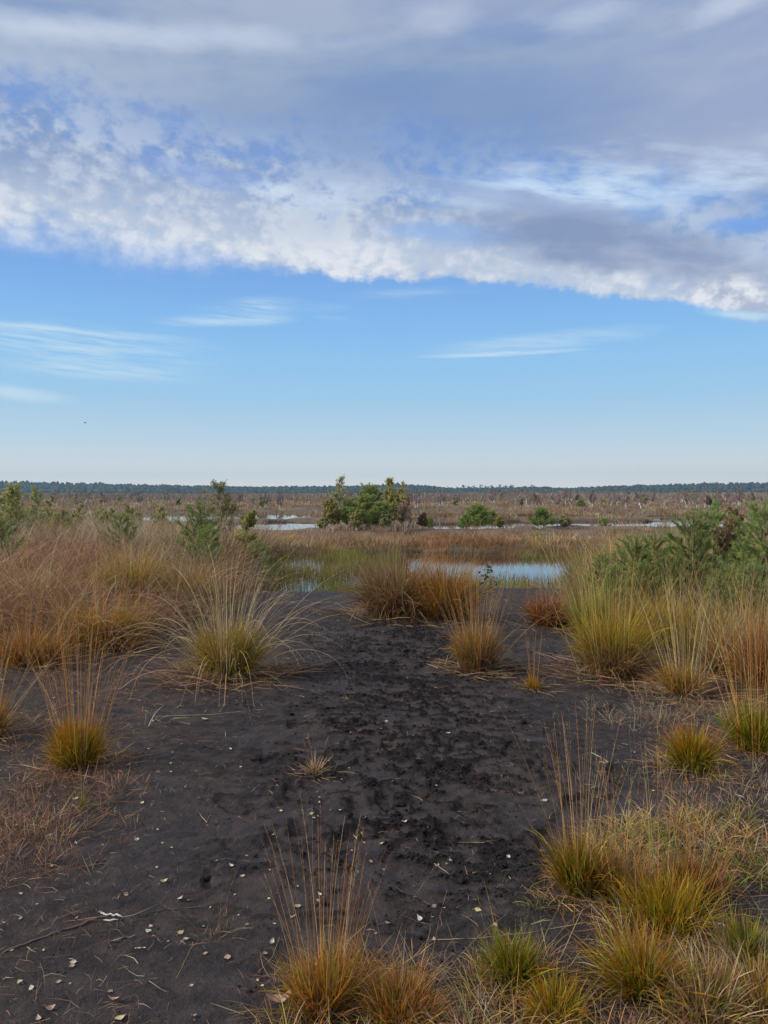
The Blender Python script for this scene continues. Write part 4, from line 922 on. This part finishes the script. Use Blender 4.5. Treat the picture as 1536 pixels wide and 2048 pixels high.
def leafcol(name, c):
    m, t = material(name); geo = t.node('ShaderNodeNewGeometry'); tc2 = t.node('ShaderNodeTexCoord')
    nz = t.noise(t.v(tc2.outputs['Object']), 160, 3, .6); col = t.mix(t.smooth(nz, .45, .75), c, tuple(q*.55 for q in c))
    oi = t.node('ShaderNodeObjectInfo'); hs = t.node('ShaderNodeHueSaturation'); t.put(hs.inputs['Color'], col); t.put(hs.inputs['Value'], t.v(oi.outputs['Random'])*.5+.75)
    pb = t.node('ShaderNodeBsdfPrincipled'); t.put(pb.inputs['Base Color'], hs.outputs[0]); t.put(pb.inputs['Roughness'], .6); finish(t, pb); return m
LM = {'yellow': leafcol('leaf_pale_yellow', (.60, .54, .27)), 'tan': leafcol('leaf_tan', (.42, .30, .21)), 'cream': leafcol('leaf_cream', (.58, .53, .42)), 'pink': leafcol('leaf_pinkish', (.42, .27, .22)), 'white': leafcol('bleached', (.55, .53, .51)), 'red': leafcol('leaf_red', (.40, .10, .04))}
LS = {}
for c_ in LM:
    for k in range(4):
        V, F = leaf_mesh(900+k, .027, (.019, .016, .021, .014)[k], (.25, .5, .1, .7)[k]); me = mesh_np('leaf', V, F, None, (LM[c_],), True); LS[c_, k] = me
def leaf(px, Y, c_, label=None, group=None, sc=1.0, k=None):
    g = LG; p = at(px, Y); k = int(g.integers(0, 4)) if k is None else k
    o = thing('fallen_leaf', label, 'leaf', p, g.uniform(0, 6.28), group, sc*g.uniform(.8, 1.2), LS[c_, k])
    o.rotation_euler[0] = g.normal(0, .12); o.rotation_euler[1] = g.normal(0, .12)
LG = np.random.default_rng(81)
named = [(409, 1441, 'cream', 'brightest cream leaf on the peat in front of the large olive tussock', 1.7), (460, 1501, 'yellow', 'cream yellow leaf left of the dark peat clod', 1.3), (370, 1578, 'yellow', 'round yellow leaf left of the footprints', 1.2),
  (896, 1468, 'yellow', 'green yellow leaf lying in the middle of the footprints', 1.2), (876, 1487, 'red', 'small red leaf lying in the middle of the footprints', 1.0), (327, 1766, 'yellow', 'bright yellow leaf at lower left above the bleached twigs', 1.25),
  (361, 1867, 'yellow', 'folded lemon yellow leaf right of the bleached twigs', 1.2), (361, 1799, 'cream', 'torn cream leaf above the folded lemon yellow one', 1.2), (462, 1734, 'cream', 'crumpled cream leaf near the middle of the bare peat', 1.1),
  (231, 2006, 'tan', 'large tan leaf near the bottom edge at left', 1.4), (100, 2021, 'tan', 'pointed tan leaf in the bottom left corner', 1.3), (40, 1967, 'yellow', 'small golden leaf near the left frame edge', 1.2), (240, 2041, 'yellow', 'yellow leaf cut by the bottom frame edge', 1.3),
  (560, 2015, 'pink', 'long pinkish leaf lying at the foot of the amber tussock', 2.6), (1125, 1797, 'pink', 'domed pinkish brown leaf at the foot of the fan of thin stalks', 1.7), (532, 1911, 'tan', 'golden tan leaf left of the amber tussock', 1.2), (455, 1918, 'tan', 'round tan leaf left of the golden tan one', 1.3),
  (840, 1842, 'white', 'bleached white leaf scrap above the low red brown tussock', 1.5), (833, 1958, 'white', 'bleached white leaf caught in the low red brown tussock', 1.5), (957, 1823, 'yellow', 'oval yellow leaf between the amber tussock and the fan of stalks', 1.4), (1185, 1587, 'cream', 'cream leaf caught in the fan of thin stalks', 1.2),
  (1088, 1603, 'white', 'white leaf left of the fan of thin stalks', 1.2), (1355, 2035, 'yellow', 'yellow green leaf in the bottom right corner grass', 1.4), (1405, 1622, 'tan', 'tan leaf on the bare peat below the red tipped tussock', 1.4), (82, 1575, 'cream', 'cream leaf below the lone green and rust tussock', 1.4), (272, 1682, 'cream', 'pale leaf halfway up the bare peat at left', 1.2)]
for px, Y, c_, lab, s_ in named: leaf(px, Y, c_, lab, None, s_)
lt = {'tan': ('small dry tan birch leaf scattered on the dark peat', 'tan birch leaves scattered on the peat'), 'cream': ('small pale cream birch leaf scattered on the dark peat', 'cream birch leaves scattered on the peat'), 'yellow': ('small yellow birch leaf scattered on the dark peat', 'yellow birch leaves scattered on the peat')}
k = 0
while k < 150:
    Y = 1385+660*LG.random()**.85; px = LG.uniform(-60, 1600) if LG.random() < .35 else LG.uniform(0, 900)
    if Y > 1880 and px > 560 or (Y > 1720 and px > 1080): 
        if LG.random() < .6: continue
    c_ = LG.choice(['tan', 'cream', 'yellow', 'cream'] if Y < 1700 else ['tan', 'tan', 'cream', 'yellow', 'tan'])
    reg = ('far' if Y < 1600 else 'middle' if Y < 1820 else 'near')+(' left' if px < 420 else ' centre' if px < 900 else ' right')
    leaf(px, Y, c_, 'small '+{'tan': 'dry tan', 'cream': 'pale cream', 'yellow': 'yellow'}[c_]+' birch leaf scattered on the '+reg+' of the bare peat', c_+' birch leaves on the '+reg+' of the peat', LG.uniform(.45, 1.0)); k += 1
# twigs
def twig(name, label, pts, r, c_, nodes=True, cat='twig'):
    P = []
    for (px, Y) in pts: q = at(px, Y); P.append((q[0], q[1], q[2]+r*1.2))
    P = np.array(P); o = P[0].copy(); t_ = np.linspace(0, len(P)-1, 5*(len(P)-1)+1); Q = np.stack([np.interp(t_, np.arange(len(P)), P[:, i]) for i in range(3)], -1)-o
    g = np.random.default_rng(int(abs(pts[0][0])*7+pts[0][1])); Q += g.normal(0, r*.5, Q.shape); rr = np.linspace(r, r*.7, len(Q))*np.exp(g.normal(0, .08, len(Q))); rr[0] *= .35; rr[-1] *= .3
    K = np.repeat(np.array([c_]), len(Q), 0); K[g.random(len(Q)) < .22] = (.06, .05, .045)
    V, F, K = tubes([(Q, rr, K)], 7); return thing(name, label, cat, tuple(o), 0, None, None, mesh_np(name, V, F, K, (M_STRAW,), True))
twig('twig', 'bent bleached birch twig with a hooked end at lower left', [(198, 1824), (214, 1832), (246, 1835)], .0042, (.72, .69, .62))
twig('twig', 'short straight bleached twig just below the hooked one', [(197, 1842), (236, 1842)], .0038, (.70, .67, .60))
twig('twig', 'grey stick lying diagonally right of the bleached twigs', [(218, 1886), (269, 1873)], .0038, (.40, .35, .28))
twig('twig', 'short pale twig piece right of the grey stick', [(270, 1898), (293, 1899)], .0036, (.66, .62, .52))
twig('branch', 'long thin brown branch crossing the peat at lower left', [(210, 1832), (150, 1856), (108, 1868), (50, 1890), (0, 1908)], .004, (.22, .16, .12), cat='branch')
twig('branch', 'thin dark root like branch right of the bleached twigs', [(260, 1835), (330, 1820), (408, 1815)], .0018, (.20, .14, .11), cat='branch')
twig('stalk', 'dry stalk lying slanted left of the amber tussock', [(510, 1952), (545, 1915), (564, 1862)], .0013, (.34, .27, .19), cat='stalk')
twig('stalk', 'dry stalk with a frayed root end on the lower left peat', [(352, 1960), (380, 1900), (412, 1868)], .0014, (.26, .19, .13), cat='stalk')
twig('stalk', 'pale stalk lying across the right side of the trodden peat', [(832, 1676), (860, 1722), (898, 1752)], .0014, (.55, .48, .38), cat='stalk')
twig('stalk', 'long pale straw lying in front of the large olive tussock', [(305, 1434), (420, 1430), (545, 1417)], .0024, (.46, .38, .27), cat='stalk')
twig('stalk', 'pale straw pointing at the red tipped tussock', [(1182, 1505), (1222, 1527)], .0024, (.6, .54, .42), cat='stalk')
twig('stalk', 'long straw lying across the base of the fan of stalks', [(970, 1580), (1080, 1590), (1190, 1594)], .0014, (.42, .34, .24), cat='stalk')
twig('stalk', 'straw lying beside the leaning olive and red tussock', [(858, 1880), (950, 1878), (1060, 1866), (1180, 1845)], .0015, (.46, .37, .24), cat='stalk')
# dark clod of peat
g = np.random.default_rng(5)
V0, F0 = ico(3)
def clod(px, Y, s, label):
    p = at(px, Y); g = np.random.default_rng(px); q = 1+.55*fbm(V0[:, 0]*1.6+px, V0[:, 1]*1.6+V0[:, 2]*1.3, 5, .7)+.10*g.normal(0, 1, len(V0))
    V = V0*q[:, None]*np.array([1.25, .9, .55])*s; thing('peat_clod', label, 'peat clod', (p[0], p[1], p[2]+.25*s), g.uniform(0, 6), None, None, mesh_np('peat_clod', V, F0, np.repeat(np.array([[.018, .015, .015]]), len(V), 0), (M_TWIG,)))
clod(512, 1519, .034, 'black peat clod left of the straw tuft'); clod(1352, 1700, .02, 'small black peat clod at the right among the corner grasses')
clod(415, 1757, .016, 'small black crumb of peat below the middle of the bare peat'); clod(800, 1610, .028, 'rough black peat clod at the lower end of the footprints')
# stake and bird
p = at(237, 0, 34); twig_h = top_h(1028, 34, p[2])
bm = bmesh.new(); bmesh.ops.create_cone(bm, cap_ends=True, segments=8, radius1=.05, radius2=.045, depth=twig_h+.1, matrix=__import__('mathutils').Matrix.Translation((0, 0, twig_h/2-.05))); bmesh.ops.bevel(bm, geom=[e for e in bm.edges if e.calc_face_angle(0) > 1.2], offset=.008, segments=2, affect='EDGES')
me = bpy.data.meshes.new('stake'); bm.to_mesh(me); bm.free(); me.materials.append(LM['white']); thing('stake', 'whitish wooden stake sticking out of the grass on the left', 'stake', p, 0, None, None, me).rotation_euler[1] = .05
def bird(loc):
    bm = bmesh.new(); L = .42; rings = []
    for t, r in ((-.5, .012), (-.42, .035), (-.3, .055), (-.05, .075), (.2, .06), (.36, .034), (.44, .036), (.5, .012)):
        rings.append([bm.verts.new((t*L, r*math.cos(a)*.9, r*math.sin(a))) for a in [i*math.pi/4 for i in range(8)]])
    for A, B in zip(rings[:-1], rings[1:]):
        for i in range(8): bm.faces.new((A[i], A[(i+1) % 8], B[(i+1) % 8], B[i]))
    bm.faces.new(rings[0][::-1]); bm.faces.new(rings[-1])
    for s in (1, -1):
        prev = None
        for (y, xf, xb, z) in ((.04, .07, -.06, .02), (.2, .08, -.08, .07), (.36, .03, -.08, .08), (.5, -.06, -.10, .05)):
            c = [bm.verts.new((xf, s*y, z+.006)), bm.verts.new((xb, s*y, z+.003)), bm.verts.new((xb, s*y, z-.004)), bm.verts.new((xf, s*y, z-.006))]
            if prev:
                for i in range(4): bm.faces.new((prev[i], prev[(i+1) % 4], c[(i+1) % 4], c[i]))
            prev = c
        bm.faces.new(prev)
    bm.normal_update(); me = bpy.data.meshes.new('bird'); bm.to_mesh(me); bm.free()
    m, t = material('bird_feather'); pb = t.node('ShaderNodeBsdfPrincipled'); pb.inputs['Base Color'].default_value = (.06, .06, .06, 1); pb.inputs['Roughness'].default_value = .8; finish(t, pb); me.materials.append(m)
    return thing('bird', 'tiny dark bird flying low in the sky at the left', 'bird', loc, .3, None, 1.7, me)
bird(((172-768)/FOC*230, 230, CAMZ+(HORY-846)/FOC*230))

# ------------------------------------------------------------------ air
bm = bmesh.new(); bmesh.ops.create_cube(bm, size=1); me = bpy.data.meshes.new('haze'); bm.to_mesh(me); bm.free()
hz = obj('haze', me); hz.location = (0, 845, 21.0); hz.scale = (3600, 1840, 46); kind(hz, 'stuff', 'thin blue autumn haze over the bog', 'haze')
m = bpy.data.materials.new('haze_air'); m.use_nodes = True; m.node_tree.nodes.clear(); t = NT(m.node_tree)
pv = t.node('ShaderNodeVolumePrincipled'); pv.inputs['Color'].default_value = (.52, .80, 1, 1); pv.inputs['Density'].default_value = .00027; pv.inputs['Anisotropy'].default_value = .2
o_ = t.node('ShaderNodeOutputMaterial'); t.t.links.new(pv.outputs[0], o_.inputs['Volume']); me.materials.append(m)
